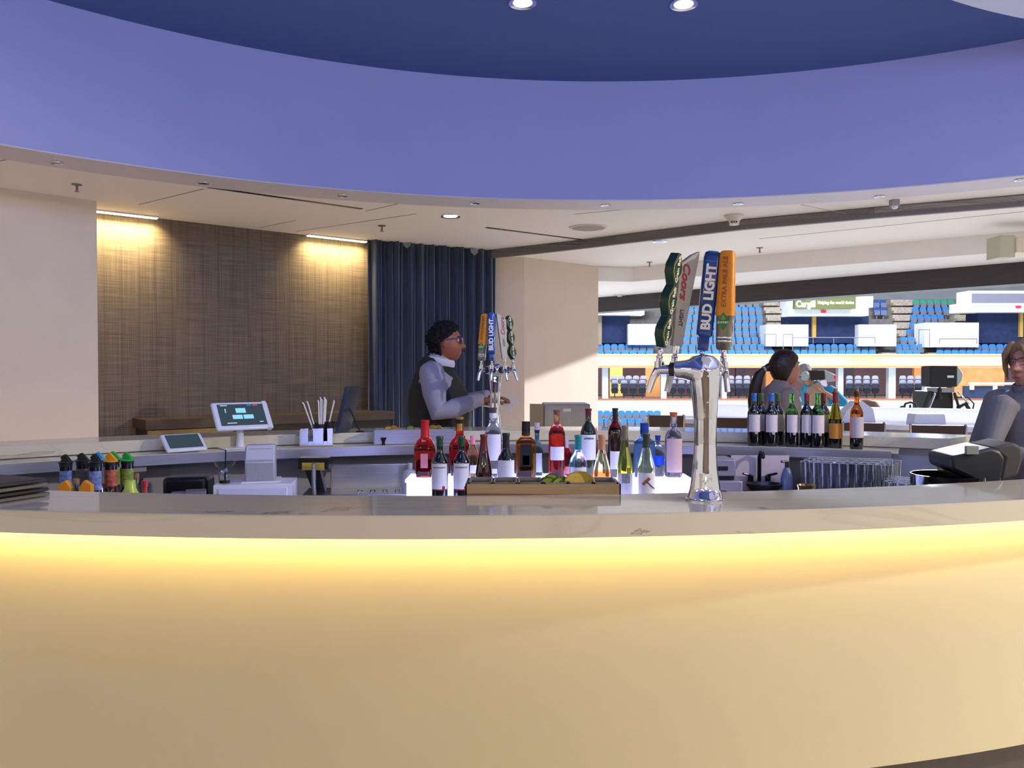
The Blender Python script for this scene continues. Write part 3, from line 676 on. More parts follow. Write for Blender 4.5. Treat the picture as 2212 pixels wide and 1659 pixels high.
pourer('pour bottle with a black angled spout and dark sleeve, second from the left', 178, 978, 3.38, 0, '#1c1d1c', 'spout_black', dk, slv=sl2)
pourer('pour bottle with a black upright spout in front of the light blue spout', 206, 980, 3.20, 0, '#1c1d1c', 'spout_black', dk, slv=sl1)
pourer('pour bottle with a light blue spout', 214, 976, 3.46, 0, '#4f9fc4', 'spout_blue', dk, slv=sl2)
pourer('pour bottle with an orange spout and reddish sleeve', 239, 978, 3.26, 0, '#e8951c', 'spout_orange', dk, slv=sl4)
pourer('pour bottle with a green spout behind the orange one', 245, 974, 3.37, 0, '#2ba43c', 'spout_green', dk, slv=sl3)
pourer('pour bottle with a green spout and green printed sleeve', 275, 976, 3.30, 0, '#2ba43c', 'spout_green', dk, slv=sl3)
for px, nn in ((142, 'left'), (187, 'right')):
    p = at(px, 1037, 2.95); z0 = .78
    t = thing('short_pourer', 'low pour bottle showing only its bright orange spout, the %s one' % nn, 'pour bottle', (p.x, 2.95, z0), 0 if nn == 'left' else pi, 'short pourers')
    H = p.z-z0
    MB().lathe([(.038,0),(.042,.01),(.042,H*.45),(.026,H*.7),(.025,H*.78)], n=28).build('bottle_body', M('clear_glass'), t, smooth=50)
    MB().lathe([(.030,H*.76),(.031,H*.80),(.024,H*.81)], n=28).prism([(-.022,-.012,H*.80),(.020,-.012,H*.80),(.024,-.012,H*.88),(.004,-.012,H),(-.022,-.012,H*.93)], (0,.024,0)).build('spout', cap('#e8951c','spout_orange'), t, bevel=.002)
def carafe(lab, px, top, Y, r, mat, corkc=None):
    p = at(px, top, Y); z0 = .80; H = p.z-z0
    t = thing('juice_carafe', lab, 'carafe', (p.x, Y, z0), 0, 'juice carafes')
    MB().lathe([(r*.9,0),(r,.015),(r,H*.55),(r*.85,H*.72),(r*.5,H*.86),(r*.45,H)], n=28).build('bottle_body', mat, t, smooth=50)
    if corkc: MB().cyl((0,0,H), r*.46, .018, 20).build('stopper', corkc, t)
carafe('round carafe of bright lime green juice below the green spout', 281, 1037, 3.05, .040, lime)
carafe('dark red syrup carafe left of the lime green juice', 243, 1050, 3.05, .036, M('cherry_syrup','#4a1420',.1,coat=.6))
carafe('corked clear bottle behind the lime green juice', 295, 1032, 3.2, .022, G['clear'], M('cork'))
carafe('small corked jar between the two orange spouts', 165, 1044, 3.1, .026, G['clear'], M('cork'))
t = thing('hot_sauce', 'small hot sauce bottle with red cap and green label', 'sauce bottle', (X_(311,3.0), 3.0, .80))
MB().lathe([(.013,0),(.014,.01),(.014,.13),(.008,.16),(.008,.185)], n=20).build('bottle_body', M('hot_sauce_red','#b0402a',.2), t, smooth=50)
MB().cyl((0,0,.095), .0150, .045, 20).build('label', M('green_sauce_label','#1c7a4c',.5), t)
MB().cyl((0,0,.185), .0115, .022, 20).build('cap', cap('#b0252e','sauce_cap'), t)
t = thing('ice_bin', 'steel ice bin and bottle well behind the bar at the left', 'ice bin', (0, 0, 0))
MB().bb((-2.25, 2.88, .70), (-1.30, 3.5, .745)).build('deck', steel, t)
MB().bb((-2.23, 2.90, .05), (-1.32, 3.48, .70)).build('body', steel, t)
MB().bb((-2.25, 2.80, .745), (-1.30, 2.99, .78)).build('front_rail', steel, t)
MB().bb((-2.25, 2.995, .745), (-1.30, 3.12, .80)).build('rear_rail', steel, t)
# ================================================================ beer towers
greenh = M('green_handle', '#173a2a', .35, noise=.08, scale=30); yel = M('yellow_line', '#d8b43c', .5); wtxt = M('white_letters', '#ece8dc', .5)
silverh = M('silver_handle', '#9f9a90', .45, .3, noise=.05, scale=40); bluehm = M('blue_handle', '#123f86', .2, coat=.6, noise=.05, scale=10)
orh = M('orange_handle', '#e08a16', .35, noise=.07, scale=6, stretch=(1, 1, 5)); redtxt = M('red_script', '#a8233c', .5); dktxt = M('dark_letters', '#3a3f3c', .5); ortxt = M('amber_letters', '#9a5210', .5)
smoke = M('smoked_lucite', '#6e6a58', .1, .3, coat=.8)
T90 = Matrix.Rotation(pi/2, 4, 'X')                          # text plane upright, facing -y
def face_text(s_, size, mat, parent, y, z, up=True, side=-1, bold=0, shear=0, x=0, sx=1, tilt=0):
    """letters running up (or down) the handle on its -y (side=-1) or +y face"""
    roll = Matrix.Rotation(pi/2 if up else -pi/2, 4, 'Z')
    m = Matrix.Translation((x, y, z)) @ (Matrix.Rotation(pi, 4, 'Z') if side > 0 else Matrix.Identity(4)) @ T90 @ Matrix.Rotation(tilt, 4, 'Z') @ roll
    return text(s_, size, mat, parent, None, bold=bold, shear=shear, mat4=m, sx=sx)
def ferrule(parent, h=.022):
    MB().lathe([(.006,-.004),(.009,0),(.009,.004),(.006,.006),(.0075,.012),(.0085,h),(.007,h+.003)], n=20).build('ferrule', chrome, parent, smooth=50)
def handle_green(t):
    w0, w1 = .006, .0255; z0, H = .028, .262; n = 3; R_, L_ = [], []
    R_ = [(w0*.8, z0)]
    for k in range(n):
        a = z0+H*k/n; b = z0+H*(k+1)/n; R_ += [(w1, a+(b-a)*.36), (w1, a+(b-a)*.64)]
        if k < n-1: R_.append((w0, b))
    R_.append((w0*1.1, z0+H)); poly = R_+[(-x, z) for x, z in reversed(R_)]
    d = .0135
    MB().prism([(x, -d, z) for x, z in poly], (0, 2*d, 0)).build('paddle', greenh, t, bevel=.002)
    for k in range(n):
        a = z0+H*k/n+.005; b = z0+H*(k+1)/n-.005; m = (a+b)/2; ww = w1-.003
        for s_ in (-1, 1):
            y = s_*(d+.0008); v = MB(); q = [(0, a), (ww, a+(b-a)*.38), (ww, a+(b-a)*.62), (0, b), (-ww, a+(b-a)*.62), (-ww, a+(b-a)*.38)]
            for i in range(6): v.tube([(q[i][0], y, q[i][1]), (q[(i+1) % 6][0], y, q[(i+1) % 6][1])], .0009, 6, dome=False)
            v.build('diamond_outline', yel, t)
            face_text('Grain Belt', .0175, wtxt, t, s_*(d+.0010), m, side=s_, bold=.0003)
    ferrule(t)
def handle_silver(t):
    pl = [(-.016, .032), (.016, .032), (.026, .17), (.037, .305), (.012, .292), (-.024, .262), (-.020, .15)]
    MB().prism([(x, -.008, z) for x, z in pl], (0, .016, 0)).build('paddle', silverh, t, bevel=.002)
    MB().lathe([(.009,.012),(.011,.034)], n=20).build('neck', chrome, t)
    for s_ in (-1, 1):
        up = s_ > 0
        face_text('Coors', .033 if up else .032, redtxt, t, s_*.0088, .218 if not up else .222, up=up, side=s_, bold=.0007, shear=.35, x=.002*s_, sx=1.25)
        face_text('LIGHT', .017, dktxt, t, s_*.0088, .113 if not up else .128, up=up, side=s_, bold=.0004)
    ferrule(t)
def handle_blue(t):
    MB().lathe([(.014,.020),(.015,.024),(.015,.058),(.022,.064),(.0225,.075),(.0235,.285),(.020,.298),(.012,.302)], n=32, sq=.35, sy=.72).build('paddle', bluehm, t, smooth=40)
    for s_ in (-1, 1):
        face_text('BUD LIGHT', .0355, wtxt, t, s_*.0178, .172, side=s_, bold=.0016, sx=1.02)
        for z in (.078, .272): MB().bb((-.0205, s_*.0165, z), (.0205, s_*.0172, z+.0012)).build('pin_line', M('light_blue_line','#5a8ad0',.4), t)
    ferrule(t, .016)
def handle_orange(t):
    MB().lathe([(.018,.022),(.021,.03),(.0235,.125)], n=28, sq=.3, sy=.8).build('lower_grip', smoke, t, smooth=40)
    MB().lathe([(.0262,.118),(.0255,.130),(.0205,.288),(.018,.296),(.012,.299)], n=28, sq=.3, sy=.8).build('paddle', orh, t, smooth=40)
    for z in (.045, .055): MB().lathe([(.0222,z),(.0228,z+.002),(.0222,z+.004)], n=28, sq=.3, sy=.8).build('ring', chrome, t)
    for s_ in (-1, 1):
        face_text('EXTRA PALE ALE', .0185, ortxt, t, s_*.0200, .212, side=s_, bold=.0002, sx=1.02, tilt=0)
        y = s_*.0205
        MB().prism([(0, y, .078), (.017, y, .102), (0, y, .128), (-.017, y, .102)], (0, s_*.001, 0)).build('emblem', M('emblem_green','#2f7a3a',.4), t)
        MB().prism([(0, y+s_*.001, .104), (.007, y+s_*.001, .108), (0, y+s_*.001, .122), (-.007, y+s_*.001, .108)], (0, s_*.0004, 0)).build('emblem_leaf', M('emblem_lime','#7da23a',.5), t)
        m = Matrix.Translation((0, y+s_*.0018, .0985)) @ (Matrix.Rotation(pi, 4, 'Z') if s_ > 0 else Matrix.Identity(4)) @ T90
        text('SUMMIT', .0085, wtxt, t, None, mat4=m, bold=.0002)
    ferrule(t)
HANDLES = dict(green=(handle_green, 'three-diamond dark green'), silver=(handle_silver, 'slanted silver-grey'), blue=(handle_blue, 'square blue'), orange=(handle_orange, 'orange and smoke-grey'))
def tower(lab, loc, fans, where, scale=1.0, grp=''):
    """fans: list of (kind, polar degrees of the tap, lean x, lean y of the handle top)"""
    t = thing('beer_tower', lab, 'beer tower', loc)
    face = sum(cos(radians(f[1])) for f in fans), sum(sin(radians(f[1])) for f in fans)
    fd = Vector((face[0], face[1], 0)).normalized(); sd = Vector((fd.y, -fd.x, 0))
    pts, fl_ = [], []
    for z, a, b, off in ((.0,.050,.050,0), (.004,.049,.049,0), (.03,.041,.040,0), (.08,.034,.032,0), (.15,.030,.029,0), (.22,.031,.030,.0), (.28,.036,.034,.002), (.325,.041,.038,.006), (.355,.048,.042,.012), (.375,.044,.038,.016), (.388,.030,.026,.016), (.393,.010,.010,.016)):
        pts.append(Vector((fd.x*off, fd.y*off, z))); fl_.append((a, b))
    v = MB(); n = 40; vs = []; fs = []
    for p, (a, b) in zip(pts, fl_):
        for k in range(n):
            q = 2*pi*k/n; vs.append(p+sd*(a*cos(q))+fd*(b*sin(q)))
    for i in range(len(pts)-1):
        for k in range(n): fs.append((i*n+k, i*n+(k+1) % n, (i+1)*n+(k+1) % n, (i+1)*n+k))
    fs += [tuple(reversed(range(n))), tuple((len(pts)-1)*n+k for k in range(n))]
    v.add(vs, fs)
    for kind, ang, lx, ly, yo in fans:        # horizontal arms blending out of the head
        d = Vector((cos(radians(ang)), sin(radians(ang)), 0))
        v.tube([d*.0+Vector((0,0,.345)), d*.03+Vector((0,0,.350)), d*.06+Vector((0,0,.352)), d*.083+Vector((0,0,.352))], [.038, .034, .026, .0235], 24, dome=False)
    o = v.build('column', chrome, t)
    voxel(o, .0035, 6, .5)
    MB().lathe([(.052,0),(.052,.004),(.048,.006)], n=40).build('base_ring', chrome, t)
    MB().ell((sd.x*.012+(-fd.x)*.034, sd.y*.012-.034*fd.y, .018), (.013, .013, .008)).build('base_screw', chrome, t)
    for kind, ang, lx, ly, yo in fans:
        d = Vector((cos(radians(ang)), sin(radians(ang)), 0)); zf = .352; r0 = .083
        MB().tube([d*(r0-.002)+Vector((0,0,zf)), d*(r0+.014)+Vector((0,0,zf))], .0195, 24, dome=False).build('collar', M('black_collar','#2a1f22',.3), t)
        f = MB().tube([d*(r0+.012)+Vector((0,0,zf)), d*(r0+.046)+Vector((0,0,zf))], .0135, 20, dome=False).tube([d*(r0+.035)+Vector((0,0,zf)), d*(r0+.052)+Vector((0,0,zf-.003)), d*(r0+.064)+Vector((0,0,zf-.022)), d*(r0+.078)+Vector((0,0,zf-.062))], [.013,.013,.010,.0085], 18, dome=False)
        f.cyl((d.x*(r0+.046), d.y*(r0+.046), zf+.005), .0135, .018, 20).cyl((d.x*(r0+.046), d.y*(r0+.046), zf+.020), .009, .012, 20)
        f.build('faucet', chrome, t, smooth=50)
    for kind, ang, lx, ly, yo in fans:
        d = Vector((cos(radians(ang)), sin(radians(ang)), 0)); r0 = .083+.046
        h = thing('tap_handle', HANDLES[kind][1]+' beer tap handle on the '+where, 'tap handle', Vector(loc)+Vector((d.x*r0, d.y*r0, .352+.034)), 0, grp)
        HANDLES[kind][0](h)
        yaw = radians(ang+yo)-pi/2
        up = Vector((lx, ly, 1)).normalized(); Rz = Matrix.Rotation(yaw, 3, 'Z')
        q = Vector((0, 0, 1)).rotation_difference(up).to_matrix()
        h.rotation_euler = (q @ Rz).to_euler()
    return t
near_loc = (X_(1524, 2.165), 2.165, 1.07)
tower('tall chrome beer tower standing on the near edge of the bar', near_loc, [('green', 151, .15, -.04, -10), ('silver', 118, .11, -.05, -6), ('blue', 81, .085, -.06, 2), ('orange', 54, .02, -.06, 8)], 'near chrome tower', grp='near tap handles')
far_y = 4.83
tower('distant chrome beer tower on the back counter, in front of the bartender', (X_(1069, far_y), far_y, 1.07), [('orange', -127, .07, .09, 14), ('blue', -97, .0, .09, 0), ('silver', -62, -.06, .09, -8), ('green', -32, -.10, .06, -16)], 'distant tower by the bartender', grp='distant tap handles')

# ================================================================ things on the bars
def fruit_tray(name, lab, loc, L, D, Hh, rz, cells, glass_front):
    t = thing(name, lab, 'condiment tray', loc, rz)
    v = MB().bb((-L/2, -D/2, 0), (L/2, -D/2+.004, Hh)).bb((-L/2, D/2-.004, 0), (L/2, D/2, Hh)).bb((-L/2, -D/2, 0), (-L/2+.004, D/2, Hh)).bb((L/2-.004, -D/2, 0), (L/2, D/2, Hh)).bb((-L/2, -D/2, 0), (L/2, D/2, .006))
    v.build('case', glass_front, t, smooth=0)
    n = len(cells); w = (L-.012)/n
    for i, c in enumerate(cells):
        x = -L/2+.006+w*(i+.5)
        u = MB().bb((x-w/2+.002, -D/2+.006, Hh-.006), (x-w/2+.006, D/2-.006, Hh+.003)).bb((x+w/2-.006, -D/2+.006, Hh-.006), (x+w/2-.002, D/2-.006, Hh+.003)).bb((x-w/2+.002, -D/2+.006, Hh-.006), (x+w/2-.002, -D/2+.012, Hh+.003)).bb((x-w/2+.002, D/2-.012, Hh-.006), (x+w/2-.002, D/2-.006, Hh+.003)).bb((x-w/2+.004, -D/2+.008, .02), (x+w/2-.004, D/2-.008, Hh-.022))
        u.build('insert', M('grey_insert','#8b8888',.35,noise=.04), t, smooth=0)
    return t, w
nt_y = 2.225+.075
wf = M('warm_steel', '#c4a984', .30, .85, noise=.08, scale=5, stretch=(1, 1, 60))
tr, tw = fruit_tray('condiment_tray', 'long stainless condiment tray with cut fruit at the near edge of the bar', (X_(1174, 2.235), 2.322, .988), .438, .13, .112, 0, range(6), wf)
def slice_(lab, col, rind, loc, r, rot, grp, cat='citrus slice', nm='citrus_slice', half=True):
    t = thing(nm, lab, cat, loc, 0, grp); t.rotation_euler = rot
    n = 14; pts = [(r*cos(pi*k/n), 0, r*sin(pi*k/n)) for k in range(n+1)]
    MB().prism(pts, (0, .006, 0)).build('flesh', col, t, smooth=0)
    MB().tube([(p[0], .003, p[2]) for p in pts], .0034, 8).build('rind', rind, t)
limef = M('lime_flesh','#a8b43c',.4,noise=.15,scale=80); limer = M('lime_rind','#3c5a22',.4); lemf = M('lemon_flesh','#c8a83a',.4,noise=.15,scale=80); lemr = M('lemon_rind','#b89a3c',.4); orf = M('orange_flesh','#d88a2a',.4,noise=.15,scale=80); orr = M('orange_rind','#c86a18',.4)
tz = .988+.112
def cellx(i): return tr.location.x-.438/2+.006+tw*(i+.5)
for k, (dx, dy, h, a) in enumerate(((-.022,-.02,.000,.3), (-.008,.012,.004,-.2), (.010,-.008,-.002,.6), (.024,.010,-.004,-.5))):
    slice_('dark-rinded lime wedge in the near condiment tray, %s' % ('leftmost of its heap', 'second in its heap', 'third in its heap', 'rightmost of its heap')[k], limef, limer, (cellx(3)+dx, 2.322+dy, tz-.010+h), .024, (.35*(-1)**k, .1, a), 'lime wedges in the near tray')
for k, (dx, dy, a) in enumerate(((-.010,-.012,.25), (.012,-.002,-.25), (0,.014,.1))):
    slice_('large tan lemon slice in the near condiment tray, %s' % ('left front', 'right front', 'rear one')[k], lemf, lemr, (cellx(4)+dx, 2.322+dy, tz-.008), .032, (-.3+.2*k, 0, a), 'lemon slices in the near tray')
o = MB().ell((0,0,0), (.020,.016,.010)).build('cherry_garnish', orf, loc=(cellx(1), 2.31, tz-.012)); tag(o, 'flat heap of orange garnish in the second well of the near tray', 'garnish')
fy = ledge_y(890, .085)
ff, fw = fruit_tray('condiment_tray', 'steel condiment tray with fruit on the back counter ledge, left of the bottles', (X_(894, fy), fy, 1.010), .445, .14, .082, radians(9), range(5), M('cool_steel','#b9bcd0',.3,.8,noise=.1,scale=4,stretch=(1,1,40)))
Rf = Matrix.Rotation(radians(9), 3, 'Z')
for k, (i, dx, col, rnd, s_) in enumerate(((0,.03,lemf,limer,'yellow wedge at its left end'), (0,.06,orf,orr,'orange wedge near its left end'), (2,-.02,limef,limer,'green lime wedge in its middle'), (3,.02,lemf,lemr,'pale lemon slice near its right end'), (3,.05,lemf,lemr,'pale lemon slice at its right end'))):
    q = ff.location+Rf @ Vector((-.445/2+.006+fw*(i+.5)+dx, -.01+.01*(k % 2), .075))
    slice_('in the tray on the back counter, '+s_, col, rnd, q, .024, (.25, .1, .3-.2*k), 'fruit in the far tray')
# menus
folder = M('menu_cover', '#2b2523', .5, noise=.1, scale=30); folder2 = M('menu_cover_grey', '#6d675f', .5, noise=.08, scale=30)
for k in range(4):
    o = MB().bb((-.16, -.11, 0), (.16, .11, .010)).build('menu_folder', folder if k % 2 else folder2, loc=(X_(0, 2.14)-.115+.004*k, 2.20-.012*k, 1.0715+.0145*k), rz=radians(-24), bevel=.003)
    tag(o, 'thin menu folder at the left edge, %s' % ('bottom of the stack', 'second from the bottom', 'third from the bottom', 'top of the stack')[k], 'menu', 'menu folders on the bar')
# jiggers
def jigger(lab, loc, m, s_=1, tall=.06):
    t = thing('jigger', lab, 'jigger', loc)
    MB().lathe([(.014*s_,0),(.010*s_,.022*s_),(.020*s_,tall*.8*s_),(.023*s_,tall*s_),(.0215*s_,tall*s_),(.010*s_,.028*s_)], n=28).build('cup', m, t, smooth=50)
jigger('brass coloured metal jigger behind the bar at the right', at(1742, 1046, 2.52)-Vector((0,0,.072)), M('brass','#b0925a',.15,1), 1.25)
o = C.objects['jigger']; o.location.z = .985; o.location.y = 2.52
jigger('small dark jigger on the back ledge in front of the steel tray', (X_(828, fy-.10), fy-.10, 1.010), M('gunmetal','#35302e',.25,.8), .75, .055)
# payment terminals
scr = M('screen_dark', '#20282c', .15, noise=.03, emit=.12, ecol='#8fb0b8'); tile = M('screen_tile', '#8fd0dc', .3, emit=.55, ecol='#8fd0dc')
def frustum_screen(t, w, h, th, tilt, z, body, y=0, rz=0):
    e = Matrix.Rotation(rz, 4, 'Z') @ Matrix.Translation((0, y, z)) @ Matrix.Rotation(-tilt, 4, 'X')
    o = MB().bb((-w/2, 0, -h/2), (w/2, th, h/2)).build('screen_body', body, t, bevel=.012, seg=3); o.matrix_local = e
    s_ = MB().bb((-w/2*.82, -.0015, -h/2*.74), (w/2*.82, .001, h/2*.80)).build('display', scr, t, smooth=0); s_.matrix_local = e
    return e
py_ = ledge_y(520, .06)
t = thing('payment_tablet', 'white point-of-sale tablet on an angled stand, its screen lit', 'point of sale terminal', (X_(524, py_), py_, 1.010), radians(38))
e = frustum_screen(t, .300, .175, .022, radians(38), .175, whitep)
for k, (x, z, w_, h_, m_) in enumerate(((-.062,.028,.048,.026,scr), (-.006,.028,.052,.030,tile), (-.030,-.012,.052,.026,tile), (.028,-.012,.052,.026,tile), (.045,.062,.024,.007,M('ui_blue','#2a7ad0',.4,emit=.5)), (.078,.062,.026,.007,M('ui_red','#e04a3a',.4,emit=.5)), (-.088,.062,.036,.004,M('ui_white','#e8e8e8',.4,emit=.4)), (-.066,-.050,.050,.004,M('ui_white')), (.090,-.046,.020,.004,M('ui_white')), (-.085,.028,.008,.026,tile))):
    o = MB().bb((x-w_/2, -.0024, z-h_/2), (x+w_/2, -.0014, z+h_/2)).build('tile', m_, t, smooth=0); o.matrix_local = e
o = MB().bb((.118, -.004, -.087), (.142, .026, .0875)).build('card_reader', whitep, t, bevel=.004); o.matrix_local = e
MB().tube([(0,.045,.006),(0,.04,.06),(-.005,.03,.12),(-.005,.035,.16)], [.022,.018,.016,.02], 20).build('neck', whitep, t)
MB().bb((-.11,-.05,0), (.10,.08,.006)).build('base', whitep, t, bevel=.003)
py2 = ledge_y(392, .08)
t = thing('customer_display', 'small white tablet display lying low on the back ledge', 'payment display', (X_(392, py2), py2, 1.010), radians(44))
MB().prism([(-.07,-.05,0),(.07,-.05,0),(.06,.05,0),(-.06,.05,0)], (0,0,.02)).build('foot', greyp, t, bevel=.006)
frustum_screen(t, .205, .125, .02, radians(52), .052, whitep, y=-.03)
# receipt printer, cash drawer
cy = 3.62
cdr = thing('cash_drawer', 'white cash drawer with keyhole under the back counter', 'cash drawer', (X_(545, cy), cy, .80), radians(9))
MB().bb((-.172,0,0), (.172,.22,.105)).build('case', whitep, cdr, bevel=.003)
MB().bb((-.150,-.006,.012), (.150,0,.088)).build('front', M('drawer_front','#cfd0e8',.35), cdr, bevel=.002)
MB().bb((-.11,-.0075,.050), (.045,-.0055,.053)).build('slot', black, cdr, smooth=0)
MB().tube([(.085,-.012,.040),(.085,-.004,.040)], .009, 20, dome=False).build('lock', chrome, cdr)
pr = thing('receipt_printer', 'grey receipt printer with sloping top standing on the cash drawer', 'printer', (X_(562, 3.74), 3.74, .905), radians(14))
MB().prism([(-.068,-.06,.0),(-.068,-.06,.095),(-.068,-.01,.165),(-.068,.09,.165),(-.068,.09,0)], (.136,0,0)).build('case', greyp, pr, bevel=.010, seg=3)
MB().prism([(-.064,-.063,.090),(-.064,-.010,.1685),(-.064,.002,.1685),(-.064,.002,.160),(-.064,-.055,.085)], (.128,0,0)).build('lid', M('light_grey_plastic','#bdbcc6',.45), pr, bevel=.004)
MB().bb((-.05,-.022,.146), (.05,-.019,.152)).build('paper_slot', black, pr)
MB().bb((-.08,-.07,0), (.09,.095,.006)).build('base_plate', whitep, pr)
shelf = thing('work_table', 'low steel table under the back counter carrying the cash drawer', 'work table', (0,0,0))
MB().bb((-1.66,3.51,.775), (-.86,3.85,.798)).build('table_top', steel, shelf, bevel=.003)
MB().bb((-1.64,3.53,.12), (-.88,3.83,.775)).build('cabinet', M('dark_steel','#55545e',.4,.5,noise=.1), shelf)
for x in (-1.6, -.92):
    for y in (3.57, 3.8): MB().cyl((x,y,0), .02, .12, 10).build('leg', steel, shelf)
# cup of ice with a straw
t = thing('plastic_cup', 'clear plastic cup of iced cola with a black straw, left of the receipt printer', 'cup', (X_(485, 3.6), 3.6, .905-.105))
t.location = (X_(484, 3.66), 3.66, .905)
MB().lathe([(.024,0),(.030,.075),(.040,.080),(.046,.098),(.0445,.098),(.038,.080),(.028,.075),(.022,.003)], n=28).build('cup_body', M('clear_cup','#ffffff',.03,trans=1,ior=1.15), t, smooth=50)
for k in range(6): MB().box((.012*cos(k*1.1), .012*sin(k*1.1), .018+.009*k), (.014,.014,.014), rz=k).build('ice_cube', M('ice','#e8ecf4',.08,trans=.8,ior=1.31), t, bevel=.002)
MB().cyl((0,0,.003), .0225, .012, 20).build('drink', M('cola','#3a1a0c',.1), t)
MB().tube([(0,0,.01),(.004,.004,.15)], .0032, 8).build('straw', black, t)
# straw caddy
sy = ledge_y(683, .07)
cad = thing('straw_caddy', 'mirror steel caddy on the back ledge holding black cups', 'caddy', (X_(684, sy), sy, 1.010), radians(10))
MB().bb((-.085,-.05,0), (.085,.05,.004)).bb((-.085,-.052,0), (.085,-.048,.028)).build('tray', chrome, cad, smooth=0)
for x, w_ in ((-.062,.040), (.010,.056), (.072,.030)):
    MB().bb((x-w_/2,-.056,.012), (x+w_/2,-.052,.098)).build('mirror_panel', chrome, cad, bevel=.003)
for x in (-.085, .085): MB().bb((x-.002,-.05,0), (x+.002,.05,.09)).build('side_panel', chrome, cad)
MB().lathe([(.030,.004),(.034,.118),(.031,.118),(.028,.008)], n=28).build('cup', black, cad, loc=(.015,.005,0))
MB().lathe([(.024,.004),(.028,.13),(.025,.13),(.022,.008)], n=28).build('cup', black, cad, loc=(.062,.02,0))
caR = Matrix.Rotation(radians(10), 3, 'Z')
for k, (dx, dy, tx, ty, h) in enumerate(((-.012,0,-.075,0,.235), (-.006,.006,-.060,.01,.24), (.000,-.004,-.006,0,.245), (.006,.002,.000,0,.262), (.012,.008,.004,0,.25), (.016,-.002,.012,0,.262), (.020,.005,.015,0,.25), (.026,0,.052,0,.245))):
    b = cad.location+caR @ Vector((.015+dx,.005+dy,.02)); e_ = cad.location+caR @ Vector((.015+dx+tx,.005+dy+ty,h))
    o = MB().tube([(0,0,0), (e_-b)*.97, (e_-b)+Vector((-.003,0,-.001))], .0040, 8).build('wrapped_straw', M('straw_paper','#e2dcd6',.7), loc=b)
    tag(o, 'white paper-wrapped straw in the black cup, %s from the left' % ('first','second','third','fourth','fifth','sixth','seventh','eighth')[k], 'straw', 'straws in the caddy')
# tilted sign holder
t = thing('menu_easel', 'dark display board seen edge-on, leaning on a thin black leg', 'display stand', (X_(735, 4.45), 4.45, 1.07), 0)
p = at(722, 930, 4.45)-t.location; q = at(744, 836, 4.45)-t.location; l0 = at(733, 865, 4.45)-t.location; l1 = at(765, 936, 4.45)-t.location
p.z = .0
dd = Vector((.03, .20, 0))
MB().prism([p, q, q+dd, p+dd], Vector((.024, 0, .006))).build('board', M('slate_board','#2c3448',.3,noise=.05), t, bevel=.002)
MB().tube([l0+dd*.5, Vector((l1.x, l1.y, .004))+dd*.5], .005, 8).build('leg', black, t)
MB().bb((l1.x-.02, -.02, 0), (l1.x+.02, .02, .008)).build('foot', black, t, loc=dd*.5)

# dark clutter under the left of the back counter
for k, (px, w_, h_, nm, lab, cat, m_) in enumerate(((418, .09, .085, 'napkin_box', 'grey napkin box left of the cash drawer', 'napkin dispenser', M('taupe_box','#6f6870',.6,noise=.05)), (386, .085, .075, 'paper_carton', 'small grey carton left of the grey napkin box', 'carton', M('grey_carton','#7d757c',.6,noise=.05)), (352, .06, .045, 'folded_cloth', 'crumpled grey cloth beside the hot sauce bottle', 'cloth', M('grey_cloth','#8d8790',.9,noise=.1)))):
    o = MB().bb((-w_/2,-.05,0), (w_/2,.05,h_)).build(nm, m_, loc=(X_(px, 3.57), 3.585, .7985), rz=radians(20), bevel=.006); tag(o, lab, cat)
o = MB().bb((-.10,-.075,0), (.10,.075,.13)).build('coffee_grinder', black, loc=(X_(408, 3.76), 3.755, .7985), rz=.1, bevel=.02); tag(o, 'black appliance in shade under the back counter behind the napkin boxes', 'appliance')
# soda gun holder, hose and steel sink unit
t = thing('soda_dispenser', 'soda gun dispenser with a yellow label and steel hose under the counter', 'soda dispenser', (X_(678, 4.0), 4.0, 0))
MB().bb((-.075,-.02,.93), (.075,.06,.985)).build('mount', black, t)
MB().bb((-.055,-.024,.925), (.055,-.018,.962)).build('label', M('yellow_label','#c8a83c',.5,noise=.1,scale=40), t)
MB().prism([(-.045,-.01,.925),(.03,-.01,.925),(.06,-.01,.80),(.0,-.01,.80)], (0,.04,0)).build('holster', black, t)
MB().tube([(.010,-.05,.955),(.012,-.06,.90),(.012,-.06,.84),(.018,-.05,.76)], .011, 14).build('hose', M('braided_steel','#a09a98',.35,.7,noise=.3,scale=200), t)
snk = thing('steel_sink', 'stainless sink unit with upright back plate under the back counter', 'sink', (X_(795, 4.05), 4.05, 0), radians(6))
MB().bb((-.20,.10,.80), (.20,.115,.935)).build('back_plate', steel, snk, bevel=.004)
MB().bb((-.31,-.14,.785), (.24,.11,.815)).build('basin_rim', steel, snk, bevel=.004)
MB().bb((-.29,-.12,.1), (.22,.09,.785)).build('basin', M('dark_steel'), snk)
for k in range(4): MB().tube([(-.04+.06*k,-.12,.80),(-.04+.06*k,-.13,.835),(-.02+.06*k,-.13,.835),(-.02+.06*k,-.12,.80)], .003, 8).build('wire_hook', chrome, snk)
# small bits on the steel ledge right of centre
o = MB().lathe([(.04,0),(.045,.12),(.03,.16),(.012,.17),(.012,.2)], n=24).build('spray_bottle', M('smoke_plastic','#b9b8c0',.4), loc=(X_(885, 3.98), 3.98, .76)); tag(o, 'translucent bottle in shade left of the glowing display', 'bottle')

